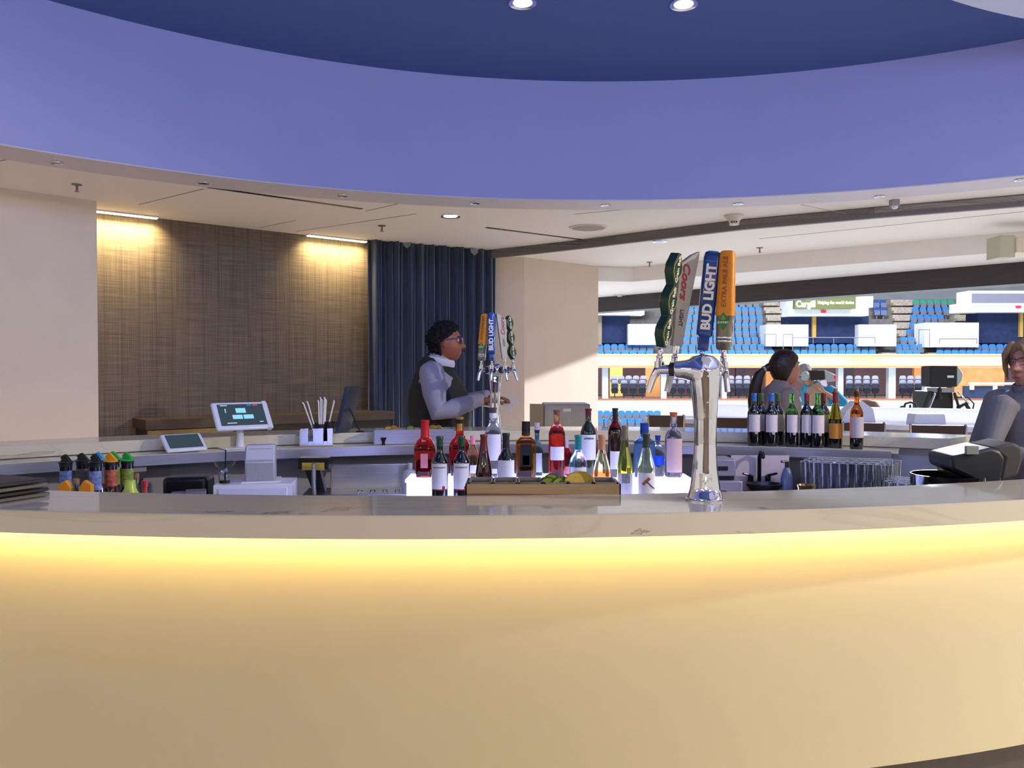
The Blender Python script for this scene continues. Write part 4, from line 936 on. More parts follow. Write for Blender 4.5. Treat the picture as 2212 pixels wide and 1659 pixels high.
# ================================================================ right-hand under-counter
t = thing('hand_sink', 'small black basin with a tall black gooseneck faucet under the back counter', 'hand sink', (X_(1652, 4.05), 4.05, .80), 0)
MB().lathe([(.05,.0),(.075,.035),(.08,.05),(.072,.05),(.05,.012)], n=32, sx=1.15).build('basin', black, t, smooth=50)
MB().tube([(0,.08,.04),(0,.08,.17),(0,.06,.20),(0,.03,.20),(0,.02,.18)], .010, 14).build('spout', M('black_chrome','#202024',.15,.6), t)
for s_ in (-1, 1): MB().cyl((s_*.045,.08,.03), .014, .05, 16).tube([(s_*.045,.08,.08),(s_*.085,.07,.09)], .006, 10).build('tap', M('black_chrome'), t)
MB().bb((-.14,.10,-.02), (.16,.11,.18)).build('splash_plate', M('lilac_plate','#c3b6c0',.35,.2), t)
MB().bb((-.16,-.10,-.045), (.18,.11,-.002)).build('counter', M('wood_shelf','#7a6052',.5,noise=.2,scale=10), t)
MB().bb((-.16,-.08,-.78), (.12,.10,-.045)).build('cabinet', M('dark_steel'), t)
t = thing('soap_dispenser', 'grey-blue soap pump bottle beside the black hand sink', 'soap dispenser', (X_(1701, 4.02), 4.02, .7985))
MB().lathe([(.026,0),(.030,.01),(.030,.08),(.020,.12),(.012,.135)], n=24).build('bottle_body', M('soap_blue','#5d6a86',.3), t, smooth=50)
MB().cyl((0,0,.134), .010, .03, 16).tube([(0,0,.165),(-.03,-.01,.165)], .006, 8).build('pump', black, t)
t = thing('card_machine', 'grey steel appliance with a round dial behind the tower base', 'appliance', (X_(1562, 3.95), 3.95, .70))
MB().bb((-.09,0,0), (.10,.22,.155)).build('case', M('mauve_steel','#8d8796',.4,.4,noise=.05), t, bevel=.006)
MB().bb((-.09,.02,.175), (.07,.20,.26)).build('upper_case', M('mauve_steel'), t, bevel=.006)
MB().bb((-.085,.03,.155), (.065,.19,.175)).build('gap', black, t)
MB().tube([(.0,-.012,.08),(.0,.0,.08)], .032, 28, dome=False).build('dial', chrome, t)
MB().bb((-.05,.015,.205), (.03,.022,.225)).build('vent', black, t)
t.location.z = .72
gs = thing('glass_shelf', 'steel rack shelf below the right of the back counter', 'shelf', (0,0,0))
MB().arc(CB, BR-.62, BR+.03, .805, .825, 60, 69.5, 40).build('shelf_top', steel, gs)
MB().arc(CB, BR-.60, BR+.03, .1, .805, 60, 69.0, 40).build('cabinet', M('dark_steel'), gs)
gm = thin_glass('thin_glass', (.93, .95, .98), .30)
def glass_proto(h, r0, r1):
    t = thing('drinking_glass', '', 'glass', (0,0,0))
    MB().lathe([(r0,0),(r0*1.02,.004),(r1,h)], n=20, caps=False).build('bowl', gm, t, smooth=50)
    MB().lathe([(r1,h-.0008),(r1+.0008,h),(r1-.0008,h+.0006),(r1-.0012,h-.001)], n=20, caps=False).build('rim', M('rim_glass','#e8ecf8',.1,alpha=.45), t)
    MB().cyl((0,0,.001), r0*.97, .004, 20).build('thick_base', M('base_glass','#aeb6cc',.1,alpha=.5), t)
    return t
tallg = glass_proto(.155, .029, .039); shortg = glass_proto(.095, .030, .036)
first = {}
def put_glass(proto, key, loc, lab, grp):
    if key not in first: o = proto; first[key] = 1
    else: o = copy_tree(proto)
    o.location = loc; o['label'] = lab; o['group'] = grp; return o
for row in range(3):
    for col in range(10):
        px = 1748+col*18.5+row*8; Y = 3.86+row*.09-.012*col
        put_glass(tallg, 't', (X_(px, Y), Y, .826), 'tall clear beer glass standing in the packed rack of tumblers', 'tall glasses in the rack')
for row in range(3):
    for col in range(5):
        px = 1932+col*18+row*3; Y = 3.60+row*.08-.03*col
        put_glass(shortg, 's', (X_(px, Y), Y, .826), 'short clear tumbler at the right of the glass rack', 'short glasses in the rack')
MB().lathe([(.115,0),(.12,.01),(.122,.085),(.118,.085),(.113,.012)], n=48).build('cooler_bowl', M('black_gloss','#151316',.12,coat=.6), loc=(X_(2050, 2.86), 2.86, .965))
o = C.objects['cooler_bowl']; tag(o, 'round black glossy tub behind the bar at the right', 'tub')
# register terminal
t = thing('register_terminal', 'large dark grey register terminal seen from behind at the right edge', 'register', (X_(2110, 2.8), 2.8, 0))
def L(px, py, Y): return at(px, py, Y)-t.location
side = [L(2054,987,2.80), L(2057,1016,2.80), L(2120,1045,2.80), L(2163,1048,2.80), L(2173,990,2.80), L(2162,973,2.80), L(2142,967,2.80)]
MB().prism(side, (.03,.22,0)).build('side_housing', charcoal, t, bevel=.012, seg=3)
top_ = [L(2142,967,2.81), L(2190,956,2.81), L(2208,966,2.81), L(2211,990,2.81), L(2200,1026,2.81), L(2160,1042,2.81), L(2170,990,2.81)]
MB().prism(top_, (.03,.20,0)).build('screen_back', M('taupe_plastic','#4a4440',.7,noise=.05,scale=60), t, bevel=.01, seg=3)
lb = L(2100,972,2.79); MB().bb((lb.x-.022, lb.y-.004, lb.z-.016), (lb.x+.022, lb.y+.01, lb.z+.014)).build('tape_tab', M('grey_tape','#8d918a',.6), t, bevel=.002)
MB().bb((.04,.06,0), (.20,.2,1.0)).build('pedestal', black, t)
o = MB().bb((-.06,-.04,0), (.06,.04,.02)).build('sticker_box', creamp, loc=(X_(2135, 2.66), 2.64, .985)); tag(o, 'flat beige box under the front of the register terminal', 'box')
# ================================================================ arena bowl beyond the opening
conc = M('concrete', '#6d6a6c', .9, noise=.2, scale=3); conc2 = M('stair_concrete', '#a39a92', .9, noise=.25, scale=6)
awhite = M('arena_white', '#e6eaf0', .6, noise=.03, scale=2); anavy = M('navy_drape', '#1d2a52', .9, noise=.25, scale=3)
seatb = M('seat_blue', '#2f7fe6', .45, noise=.05, scale=5); seatg = M('seat_grey', '#6f7485', .6, noise=.08, scale=5); seatd = M('seat_slate', '#66749a', .6, noise=.15, scale=5); seatgreen = M('seat_green', '#159a76', .5, noise=.05, scale=5)
tops = [757]+[744-16*k for k in range(8)]
def rowY(k): return 52.0+.85*k
def rowZ(k): return Z_(tops[k], rowY(k))-.85
v = MB()
for k in range(9): v.bb((-4, rowY(k)-.35, max(rowZ(k)-1.6, 1.66)), (52, rowY(k)+.55, rowZ(k)))
v.bb((-4, 60.4, -3), (52, 62, rowZ(8)+.5)).build('arena_stand', conc, kind='structure', smooth=0)
MB().bb((-30, 70, -4), (80, 71, 26)).build('wall_arena', M('arena_far_wall', '#8f98a6', .9, noise=.1, scale=.5), kind='structure', smooth=0)
MB().bb((-30, 13.5, -4.2), (80, 75, -4)).build('floor_arena', M('rink_white', '#dfe8ee', .4, noise=.04, scale=.6), kind='structure', smooth=0)
def make_seat(name, back, pan):
    v = MB(); e = Matrix.Rotation(-.14, 3, 'X')
    v.prism([(-.22,.0,.40),(.22,.0,.40),(.22,.0,.74),(.17,.0,.84),(.09,.0,.87),(-.09,.0,.87),(-.17,.0,.84),(-.22,.0,.74)], (0,.06,.0), 0)
    v.box((0,-.05,.47), (.40,.07,.34), 1).box((0,.02,.2), (.06,.06,.4), 1).box((-.235,-.06,.5), (.03,.22,.05), 1).box((.235,-.06,.5), (.03,.22,.05), 1)
    return v.build(name, [back, pan], smooth=0)
protos = {}
def seats(key, mats, rows, lab, grp, sp=.5):
    for (k, x0, x1) in rows:
        Y = rowY(k) if isinstance(k, int) else k[0]; z = rowZ(k) if isinstance(k, int) else k[1]
        a, b = X_(x0, Y), X_(x1, Y); n = max(1, int(round((b-a)/sp)))
        for i in range(n):
            x = a+(b-a)*(i+.5)/n
            if key not in protos: protos[key] = o = make_seat('arena_seat', *mats)
            else: o = protos[key].copy(); C.objects.link(o)
            o.location = (x, Y, z); tag(o, lab, 'seat', grp)
blu = (seatb, seatg)
seats('b', blu, [(0,1288,1412),(1,1288,1412)], 'blue folded seat in the two front rows left of the green tap handle', 'front-row seats at the left')
seats('b', blu, [(0,1470,1674),(1,1470,1668),(2,1474,1655),(3,1476,1650),(4,1478,1648),(5,1480,1648),(6,1484,1645),(7,1488,1640)], 'blue folded seat in the large raked block behind the near tap handles', 'raked block of seats')
seats('b', blu, [(0,1712,1892),(1,1712,1892)], 'blue folded seat in the two front rows below the illuminated sign', 'front-row seats below the sign')
seats('b', blu, [(0,1938,1988),(1,1932,1996),(2,1942,1992),(3,1957,2003),(4,1963,2028),(5,1965,2038),(6,1968,2050)], 'blue folded seat in the narrow block climbing between the two concrete stairs', 'narrow block of seats')
seats('g', (seatgreen, seatg), [(7,1970,2060)], 'green folded seat in the top visible row of the narrow block', 'green seats')
seats('b', blu, [(0,2022,2200),(1,2022,2200)], 'blue folded seat in the two front rows at the right, below the white block', 'front-row seats at the right')
seats('d', (M('seat_blue_shade','#274a8c',.5,noise=.05,scale=5), seatd), [(6,1886,1914),(7,1884,1914)], 'dim blue seat in the few places right of the illuminated sign', 'seats right of the sign')
lower = [((50.4-.85*k, Z_(887+17*k, 50.4-.85*k)-.87), 1288, 1428-6*k) for k in range(3)]
seats('b', blu, lower, 'blue seat of the lower bowl, low beside the pillar', 'lower bowl seats', sp=.46)
v = MB()
for (Y, z), a, b in lower: v.bb((X_(1240,Y), Y-.4, z-1), (X_(1700,Y), Y+.5, z))
v.build('arena_stand_lower', conc, kind='structure', smooth=0)
# ribbon board
t = thing('ribbon_board', 'long glowing cream-yellow LED ribbon board along the arena balcony', 'LED board', (20, 51.4, Z_(780, 51.4)))
zt, zb = Z_(768, 51.3)-t.location.z, Z_(792.5, 51.3)-t.location.z
MB().bb((-30, 0, zb-.06), (32, .5, zt+.1)).build('housing', awhite, t, smooth=0)
rb = bpy.data.materials.new('ribbon_led'); rb.use_nodes = True; nt = rb.node_tree; b = nt.nodes['Principled BSDF']
tc = nt.nodes.new('ShaderNodeTexCoord'); n_ = nt.nodes.new('ShaderNodeTexNoise'); n_.inputs['Scale'].default_value = .16; n_.inputs['Detail'].default_value = 1
r_ = nt.nodes.new('ShaderNodeValToRGB'); r_.color_ramp.elements[0].position = .42; r_.color_ramp.elements[0].color = (1, .74, .34, 1); r_.color_ramp.elements[1].position = .56; r_.color_ramp.elements[1].color = (1, .95, .86, 1)
nt.links.new(tc.outputs['Object'], n_.inputs[0]); nt.links.new(n_.outputs[0], r_.inputs[0]); nt.links.new(r_.outputs[0], b.inputs['Emission Color']); b.inputs['Emission Strength'].default_value = 1.25
b.inputs['Base Color'].default_value = (.1, .1, .1, 1)
MB().bb((-30, -.06, zb+.09), (32, 0, zt-.05)).build('display', rb, t, smooth=0)
for z in (zb+.0, zt-.07): MB().bb((-30, -.07, z), (32, -.01, z+.09)).build('orange_line', M('orange_led','#f08a4a',.5,emit=.8,ecol='#f07a40'), t, smooth=0)
# concourse boxes below the ribbon
zc0, zc1 = Z_(861, 52), Z_(794, 52)
MB().bb((-6, 60, zc0-.2), (52, 60.3, zc1+1)).build('wall_concourse', M('plum_wall','#86707e',.9,noise=.2,scale=.35), kind='structure', smooth=0)
MB().bb((-6, 51.6, zc0-.35), (52, 60, zc0)).build('floor_concourse', conc, kind='structure', smooth=0)
MB().bb((-6, 51.5, zc0-.10), (52, 51.62, zc0+.02)).build('trim_5', M('orange_reflection','#b06a50',.6), kind='structure', smooth=0)  # orange reflection along the slab edge, painted as its colour
MB().bb((-6, 51.5, Z_(905, 51.5)), (52, 51.9, zc0-.1)).build('wall_boards', M('board_white','#dfe8ee',.5,noise=.04,scale=2), kind='structure', smooth=0)
warmw = M('warm_lit_wall','#c08a5a',.8,noise=.15,scale=.8,emit=.12,ecol='#ffb060')  # warm light on the concourse wall put into colour and faint glow
for k, (a, b, Y, m, lab) in enumerate(((1318,1345,57,M('yellow_lit_panel','#e0c870',.7,emit=.35,ecol='#ffe08a'),'yellow lit panel in the concourse left of the green tap faucet'), (1395,1428,56,warmw,'warm-lit patch of concourse wall beside the near faucet'), (1655,1690,57,warmw,'warm-lit patch of concourse wall behind the ponytailed woman'), (2062,2170,56.5,M('tan_kiosk','#b98e62',.8,noise=.25,scale=1.5,emit=.10,ecol='#ffc080'),'wide tan kiosk wall in the concourse at the right'), (1975,1998,57,warmw,'warm-lit patch of concourse wall left of the broadcast camera'), (1590,1612,57,M('dark_panel','#3c3448',.8),'dark doorway in the concourse right of the beer tower'), (1822,1845,57,M('dark_panel'),'dark doorway in the concourse above the corked wine'))):
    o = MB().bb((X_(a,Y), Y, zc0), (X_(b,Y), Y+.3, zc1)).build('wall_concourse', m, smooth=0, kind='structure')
for k, (a, b) in enumerate(((1301,1314), (1428,1440), (1560,1570), (1811,1822), (1920,1935), (1998,2010))):
    o = MB().bb((X_(a,52.2), 52.2, zc0), (X_(b,52.2), 52.6, zc1-.02)).build('column', M('column_white','#dfe6f0',.6), smooth=0)
    tag(o, 'white concourse column below the ribbon board, %s from the left' % ('first','second','third','fourth','fifth','sixth')[k], 'column', 'concourse columns')
def cseats(ranges, lab, grp):
    seats('c', (seatd, M('seat_dark','#353c4c',.6)), [((53.4+.8*r, zc0+.30*r), a, b) for r in range(3) for a, b in ranges], lab, grp, sp=.56)
cseats([(1318,1398)], 'slate chair in the concourse between the first two white columns', 'concourse chairs at the left')
cseats([(1444,1500)], 'slate chair in the concourse behind the near faucets', 'concourse chairs behind the faucets')
cseats([(1570,1640)], 'slate chair in the concourse right of the beer tower', 'concourse chairs right of the tower')
cseats([(1826,1900),(1942,1992)], 'blue-grey chair in the concourse above the corked wines', 'concourse chairs at the centre right')
t = thing('concourse_stage', 'white railed platform with dark panels in the lower bowl at the right edge', 'platform', (X_(2150, 50), 50, 0))
def Lp(px, py): return at(px, py, 50)-t.location
a, b = Lp(2094, 826), Lp(2205, 831); MB().bb((a.x, -.1, b.z), (b.x, .1, a.z)).build('rail', awhite, t)
a, b = Lp(2085, 834), Lp(2205, 860); MB().bb((a.x, .1, b.z), (b.x, .3, a.z)).build('dark_panel', M('dark_blue_panel','#2c3656',.7,noise=.2), t)
for px in (2096, 2146): a, b = Lp(px, 828), Lp(px+6, 842); MB().bb((a.x, -.12, b.z), (b.x, .08, a.z)).build('post', awhite, t)
# portals cut in the stand
def portal(lab, parts, Y=51.9):
    t = thing('stand_portal', lab, 'stand entrance', (X_(parts[0][1][0], Y), Y, 0), 0, 'stand portals')
    for nm, (x0, y0, x1, y1), m, dy, dep in parts:
        a = at(x0, y0, Y+dy)-t.location; b = at(x1, y1, Y+dy)-t.location
        MB().bb((a.x, dy, b.z), (b.x, dy+dep, a.z)).build(nm, m, t, smooth=0)
grey_scr = M('grey_screen','#77798c',.7)
portal('white-framed portal with a navy drape at the far left of the stand, beside the pillar', [
 ('lintel',(1285,665,1392,680),awhite,.2,1.4), ('drape',(1299,680,1360,741),anavy,1.2,1.4), ('side_block',(1357,700,1426,745),awhite,.6,1.4), ('shade_wall',(1340,640,1420,665),conc2,3.5,1.4), ('side_pier',(1288,680,1300,745),M('tan_pier','#8a7a68',.8),.9,4)])
portal('white-framed portal with a navy drape under the illuminated sign', [
 ('lintel',(1704,660,1876,682),awhite,.2,1.4), ('sign_wall',(1700,642,1718,664),awhite,1.0,1.4), ('sign_end_wall',(1848,640,1886,664),awhite,1.0,1.4), ('drape',(1702,682,1876,741),anavy,1.2,1.4), ('side_block',(1655,701,1746,748),awhite,.6,1.4), ('side_block',(1855,701,1936,748),awhite,.6,1.4), ('yellow_post',(1755,683,1763,730),M('yellow_post','#b8924a',.6),1.0,.2)])
portal('white-framed portal with a navy drape and grey screen at the far right of the stand', [
 ('lintel',(2076,655,2240,674),awhite,.2,1.4), ('screen_frame',(2092,628,2240,660),awhite,.1,1.4), ('screen',(2100,634,2240,654),grey_scr,.05,.05), ('drape',(2112,674,2240,741),anavy,1.2,1.4), ('side_block',(1998,697,2114,750),awhite,.6,1.4), ('yellow_post',(2204,674,2210,728),M('yellow_post'),1.0,.2)])
for px, py in ((1297, 672), (1779, 673), (2200, 663)):
    o = MB().bb((-.16,-.03,-.08), (.16,.03,.08)).build('exit_sign', M('red_sign','#d02a48',.5,emit=.4,ecol='#e02040'), loc=at(px, py, 52.0), smooth=0)
    tag(o, 'tiny red lit sign on the white lintel of the %s portal' % ('left','middle','right')[(px > 1500)+(px > 2000)], 'exit sign', 'red portal signs')
# stairs between blocks
def stairs(lab, rows):
    v = MB()
    for (k, a, b) in rows:
        Y = rowY(k); v.bb((X_(a,Y), Y-.42, rowZ(k)-.2), (X_(b,Y), Y+.4, rowZ(k)+.30)); 
        if k > 0: v.bb((X_(a,Y), Y-.75, rowZ(k)-.15), (X_(b,Y), Y-.42, rowZ(k)+.05))
    tag(v.build('aisle_stairs', conc2, smooth=0), lab, 'stairs', 'stand stairs')
stairs('pale concrete aisle stairs between the raked block and the illuminated sign', [(8,1642,1675),(7,1646,1680),(6,1650,1686),(5,1652,1690),(4,1652,1690),(3,1655,1672)])
stairs('pale concrete aisle stairs left of the narrow block of blue seats', [(8,1917,1966),(7,1919,1966),(6,1921,1964),(5,1924,1962),(4,1930,1958),(3,1936,1952)])
stairs('low pale concrete steps below the white block, left of the narrow seat block', [(1,1898,1930),(0,1896,1934)])
stairs('pale concrete aisle stairs right of the narrow block of blue seats', [(8,2070,2105),(7,2064,2098),(6,2054,2090),(5,2044,2078),(4,2034,2064),])
stairs('low pale concrete steps right of the narrow seat block, above the ribbon', [(1,1998,2020),(0,1990,2018)])
for k, (a, b, py0, py1, nn) in enumerate(((1692,1712,722,762,'left of the front rows below the sign'), (1712,1890,729,742,'behind the front rows below the sign'), (2030,2110,732,742,'in front of the white block at the right'), (1652,1676,722,748,'at the foot of the stairs by the raked block'), (1985,2008,712,748,'right of the narrow block'))):
    Y = 51.85; p = at(a, py0, Y); q = at(b, py1, Y); t = thing('handrail', 'thin grey metal handrail '+nn, 'handrail', (p.x, Y, 0), 0, 'stand handrails'); m = M('rail_grey','#737884',.5,.4)
    MB().tube([(0,0,p.z),(q.x-p.x,0,p.z)], .03, 8).build('top_bar', m, t)
    n = max(2, int((q.x-p.x)/1.2)+1)
    for i in range(n): x = (q.x-p.x)*i/(n-1); MB().tube([(x,0,p.z),(x,0,q.z)], .025, 6).build('post', m, t)
# illuminated sign
p = at(1782, 654, 51.6); hw = (X_(1848, 51.6)-X_(1716, 51.6))/2; hh = (Z_(641, 51.6)-Z_(667, 51.6))/2
t = thing('illuminated_sign', 'olive LED sign with glowing white lettering and a green leaf, high in the stand', 'sign', p)
MB().bb((-hw,-.05,-hh), (hw,.3,hh)).build('sign_panel', M('olive_panel','#5c6438',.6,emit=.12,ecol='#6a7238'), t, smooth=0)
sgl = M('sign_letters','#ffffff',.5,emit=1.6,ecol='#f6ffe8')
text('Cargill', .56, sgl, t, (-hw*.64, -.07, -.10), (pi/2,0,0), bold=.02, sx=.85)
text('Helping the world thrive', .27, sgl, t, (hw*.34, -.07, 0), (pi/2,0,0), bold=.008, sx=.86)
MB().ell((-hw*.6,-.06,.24), (.34,.02,.10)).build('leaf', M('leaf_green','#46b43a',.5,emit=.6,ecol='#4ac83a'), t)

# ================================================================ furniture near the opening
def stool(lab, px0, px1, py, Y):
    a, b = at(px0, py, Y), at(px1, py, Y); w_ = b.x-a.x; zt = a.z
    t = thing('bar_stool', lab, 'bar stool', ((a.x+b.x)/2, Y, 0), radians(-14), 'brown bar stools'); lea = M('brown_leather','#3a2823',.5,noise=.1,scale=20)
    MB().prism([(-w_/2,0,zt),(w_/2,0,zt),(w_/2*.92,0,zt-.22),(-w_/2*.92,0,zt-.22)], (0,.03,0)).build('backrest', lea, t, bevel=.005)
    for s_ in (-1, 1): MB().tube([(s_*w_/2,.015,zt),(s_*w_/2*.95,.015,.72),(s_*w_/2*1.05,.0,0)], .011, 10).tube([(s_*w_/2*.9,.40,.72),(s_*w_/2,.42,0)], .011, 10).build('leg', M('stool_frame','#9a9aa4',.3,.8), t)
    MB().bb((-w_/2,0,.72), (w_/2,.42,.77)).build('seat', lea, t, bevel=.015)
    MB().tube([(-w_/2,.42,.3),(w_/2,.42,.3)], .010, 8).build('footrest', M('stool_frame'), t)
stool('brown leather bar stool back right of the clear vodka bottle, left of the tower', 1402, 1476, 898, 6.0)
stool('brown leather bar stool back between the beer tower and the blue-foiled wines', 1530, 1614, 903, 5.85)
stool('brown leather bar stool back behind the right-hand corked bottle', 1826, 1908, 914, 5.65)
stool('brown leather bar stool back nearest the grey-shirted person at the right edge', 1974, 2082, 919, 5.25)
o = MB().prism([(-.13,0,0),(.13,0,0),(.11,0,.10),(.03,0,.16),(-.02,0,.16),(-.10,0,.08)], (0,.12,0)).build('table_tent', M('card_white','#d8dbe6',.6), loc=(X_(1856, 6.2), 6.2, 1.021), smooth=0); tag(o, 'folded white card behind the right-hand corked bottle on the white rail', 'table card')
o = MB().prism([(-.12,0,0),(.12,0,0),(.11,0,.065),(.10,0,.075),(-.10,0,.075),(-.11,0,.065)], (0,.12,0)).build('table_tent', M('card_white'), loc=(X_(2010, 5.97), 5.97, 1.021), smooth=0); tag(o, 'pale grey-white card standing alone on the white rail near the right', 'table card')
t = thing('steel_cabinet', 'grey steel cabinet with a small white tag standing in front of the pillar', 'cabinet', (X_(1225, 6.4), 6.4, 0), radians(0))
zt = Z_(873, 6.4)
MB().bb((-.185,0,0), (.185,.4,zt)).build('body', M('grey_steel','#8a8d96',.4,.5,noise=.06), t, bevel=.01)
MB().prism([(-.187,0,0),(-.187,0,zt),(-.29,.30,zt-.01),(-.29,.30,0)], (0,.03,0)).build('side_panel', M('beige_side','#9a9082',.6), t)
MB().bb((-.03,-.004,zt-.06), (.03,0,zt-.035)).build('name_tag', M('paper_tag','#d0d4da',.6), t, smooth=0)
t = thing('water_tap', 'small chrome gooseneck tap behind the dark brown bottle on the back counter', 'tap', (X_(1316, 4.86), 4.86, 1.07))
MB().tube([(0,0,0),(0,0,.045),(.02,0,.07),(.055,0,.065),(.068,0,.035)], .008, 12).build('spout', chrome, t)

# ================================================================ broadcast gear beyond the rail
t = thing('broadcast_camera', 'large black broadcast camera on a pedestal beyond the white rail', 'television camera', (X_(2040, 9.0), 9.0, -.4))
def B(px, py, Y=9.0): return at(px, py, Y)-t.location
a, b = B(2010, 790), B(2068, 836)
MB().bb((a.x, 0, b.z), (b.x, .22, a.z)).build('viewfinder_hood', M('hood_black','#1b1c1e',.6,noise=.1), t, bevel=.02, seg=3)
q = B(2068, 790); r2 = B(2080, 806); r3 = B(2078, 822)
MB().prism([(q.x, 0, q.z), (r2.x, 0, r2.z), (r3.x, 0, r3.z), (q.x, 0, b.z)], (0, .2, 0)).build('hood_side', M('hood_grey','#9fb0b4',.5), t, bevel=.005)
a, b = B(2046, 811), B(2060, 816); MB().bb((a.x, -.006, b.z), (b.x, 0, a.z)).build('badge', whitep, t)
a, b = B(2022, 838), B(2062, 848); MB().bb((a.x, .02, b.z), (b.x, .2, a.z)).build('top_plate', greyp, t)
a, b = B(2018, 846), B(2066, 890); MB().bb((a.x, .05, b.z), (b.x, .5, a.z)).build('camera_body', black, t, bevel=.02)
for (x0, y0, x1, y1, r) in ((2008,848,1992,892,.02), (2030,840,2030,860,.02), (2062,850,2075,892,.015), (2070,846,2092,872,.012), (2020,850,2004,890,.012)):
    MB().tube([B(x0,y0), B(x1,y1)], r, 10).build('arm', black if r > .014 else chrome, t)
MB().tube([B(2066,858), B(2090,858), B(2104,872), B(2100,890)], .008, 10).tube([B(2070,880), B(2085,872), B(2096,888)], .022, 10).build('cable', black, t)
for s_ in (-1, 0, 1): MB().tube([(0, .25, .9), (s_*.35, .25+.3*(s_ == 0), 0)], .03, 10).build('leg', black, t)
MB().cyl((0, .25, .0), .06, 1.0, 16).build('pedestal_column', black, t)
t = thing('headset', 'black looped headset on a small stand left of the broadcast camera', 'headset', at(1966, 878, 8.6))
MB().cyl((0,0,-t.location.z-.4), .012, t.location.z+.42, 10).build('stand', black, t)
MB().tube([(-.07,0,-.02),(-.05,0,.03),(0,0,.045),(.05,0,.03),(.07,0,-.02)], .012, 10).build('band', black, t)
MB().ell((-.08,0,-.02), (.035,.03,.03)).ell((.075,0,-.03), (.02,.02,.03)).build('ear_cup', black, t)
t = thing('swivel_chair', 'rounded tan seat back rising just behind the white rail, right of the corked bottles', 'chair', (X_(1872, 8.6), 8.6, -.4)); zb_ = Z_(888, 8.6)+.4
MB().lathe([(.15,-.30),(.17,0),(.165,.05),(.12,.10),(.03,.12)], (0,0,zb_), n=28, sy=.35).build('backrest', M('tan_leather','#6d5648',.5), t)
MB().cyl((0,.15,.40), .20, .07, 24).build('seat', M('tan_leather'), t)
MB().cyl((0,.15,0), .03, .40, 12).cyl((0,.15,0), .20, .03, 24).tube([(0,.1,.43),(0,-.02,zb_-.15)], .02, 8).build('pedestal', black, t)
# ================================================================ people
def head_pts(mb, c, yaw, s=1.0, jaw=1.0, nose=1.0, pitch=0):
    """sculpted head, forward = +x before yaw"""
    NT, NP = 72, 96; R = Matrix.Rotation(yaw, 3, 'Z') @ Matrix.Rotation(-pitch, 3, 'Y'); vs = []; fs = []
    g = lambda a, m, w_: exp(-((a-m)/w_)**2)
    for i in range(NT+1):
        t = min(max(pi*i/NT, .015), pi-.015)
        for k in range(NP):
            a = 2*pi*k/NP; x = .097*sin(t)*cos(a); y = .076*sin(t)*sin(a); z = -.118*cos(t)
            if z < 0:
                f = (-z/.118); y *= 1-.20*f*f*jaw
                if x > 0: x += .030*f**1.5*sin(t)
                else: x *= 1-.25*f
            if z > 0 and x < 0: x *= 1.08
            if x > 0:
                fr = min(1, x/.05)
                ridge = (max(0, 1-abs((z+.012)/.034))) if z > -.012 else max(0, 1-((-.012-z)/.022)**1.0)
                x += .030*nose*g(y, 0, .0125+.006*max(0, -z*20))*(max(0, min(1, (.030-z)/.050)) if z > -.026 else max(0, 1-(-.026-z)/.012))*fr
                x += .006*g(z, .036, .012)*g(y, 0, .05)*fr
                x -= .011*(g(y, .031, .017)+g(y, -.031, .017))*g(z, .016, .013)*fr
                x += .008*g(y, 0, .024)*(g(z, -.055, .0055)+1.0*g(z, -.068, .006))*fr
                x -= .003*g(y, 0, .022)*g(z, -.0615, .003)*fr
                x += .010*g(y, 0, .022)*g(z, -.096, .014)*fr
                x += .005*(g(y, .042, .018)+g(y, -.042, .018))*g(z, -.022, .02)*fr
            v = R @ Vector((x*s, y*s, z*s)); vs.append(v+Vector(c))
    for i in range(NT):
        for k in range(NP): fs.append((i*NP+k, i*NP+(k+1) % NP, (i+1)*NP+(k+1) % NP, (i+1)*NP+k))
    fs.append(tuple(reversed(range(NP)))); fs.append(tuple(NT*NP+k for k in range(NP)))
    mb.add(vs, fs)
    for sg in (-1, 1):   # ears
        for (dx, dz, rx, rz) in ((-.006, .0, .016, .030), (-.004, -.022, .010, .012)):
            mb.ell(Vector(c)+R @ Vector((dx*s, sg*.076*s, dz*s)), (rx*s, .007*s, rz*s), 14, R=R @ Matrix.Rotation(sg*.35, 3, 'Z'))
    return R
def hair_mesh(c, R, s, mat, parent, line, thick=.014, rough=.004, name='hair', back=-.06, seed=1, frq=60):
    """cap of hair: outside the skull above line(direction), sunk inside elsewhere"""
    NT, NP = 64, 84; vs = []; fs = []; rnd = random.Random(seed)
    from mathutils import noise as ns
    for i in range(NT+1):
        t = min(max(pi*i/NT, .015), pi-.015)
        for k in range(NP):
            a = 2*pi*k/NP; d = Vector((sin(t)*cos(a), sin(t)*sin(a), -cos(t)))
            x, y, z = .097*d.x, .076*d.y, .118*d.z
            if z < 0:
                f = -z/.118; y *= 1-.20*f*f
                x = x+.030*f**1.5*sin(t) if x > 0 else x*(1-.25*f)
            if z > 0 and x < 0: x *= 1.08
            m = max(0, min(1, line(d.x, d.y, z)))
            th = (m*(thick+rough*ns.noise(d*frq*.2+Vector((seed, 0, 0)))*2)-(1-m)*.02)
            vs.append(Vector(c)+R @ ((Vector((x, y, z))+d*th)*s))
    for i in range(NT):
        for k in range(NP): fs.append((i*NP+k, i*NP+(k+1) % NP, (i+1)*NP+(k+1) % NP, (i+1)*NP+k))
    fs.append(tuple(reversed(range(NP)))); fs.append(tuple(NT*NP+k for k in range(NP)))
    return MB().add(vs, fs).build(name, mat, parent, smooth=180)
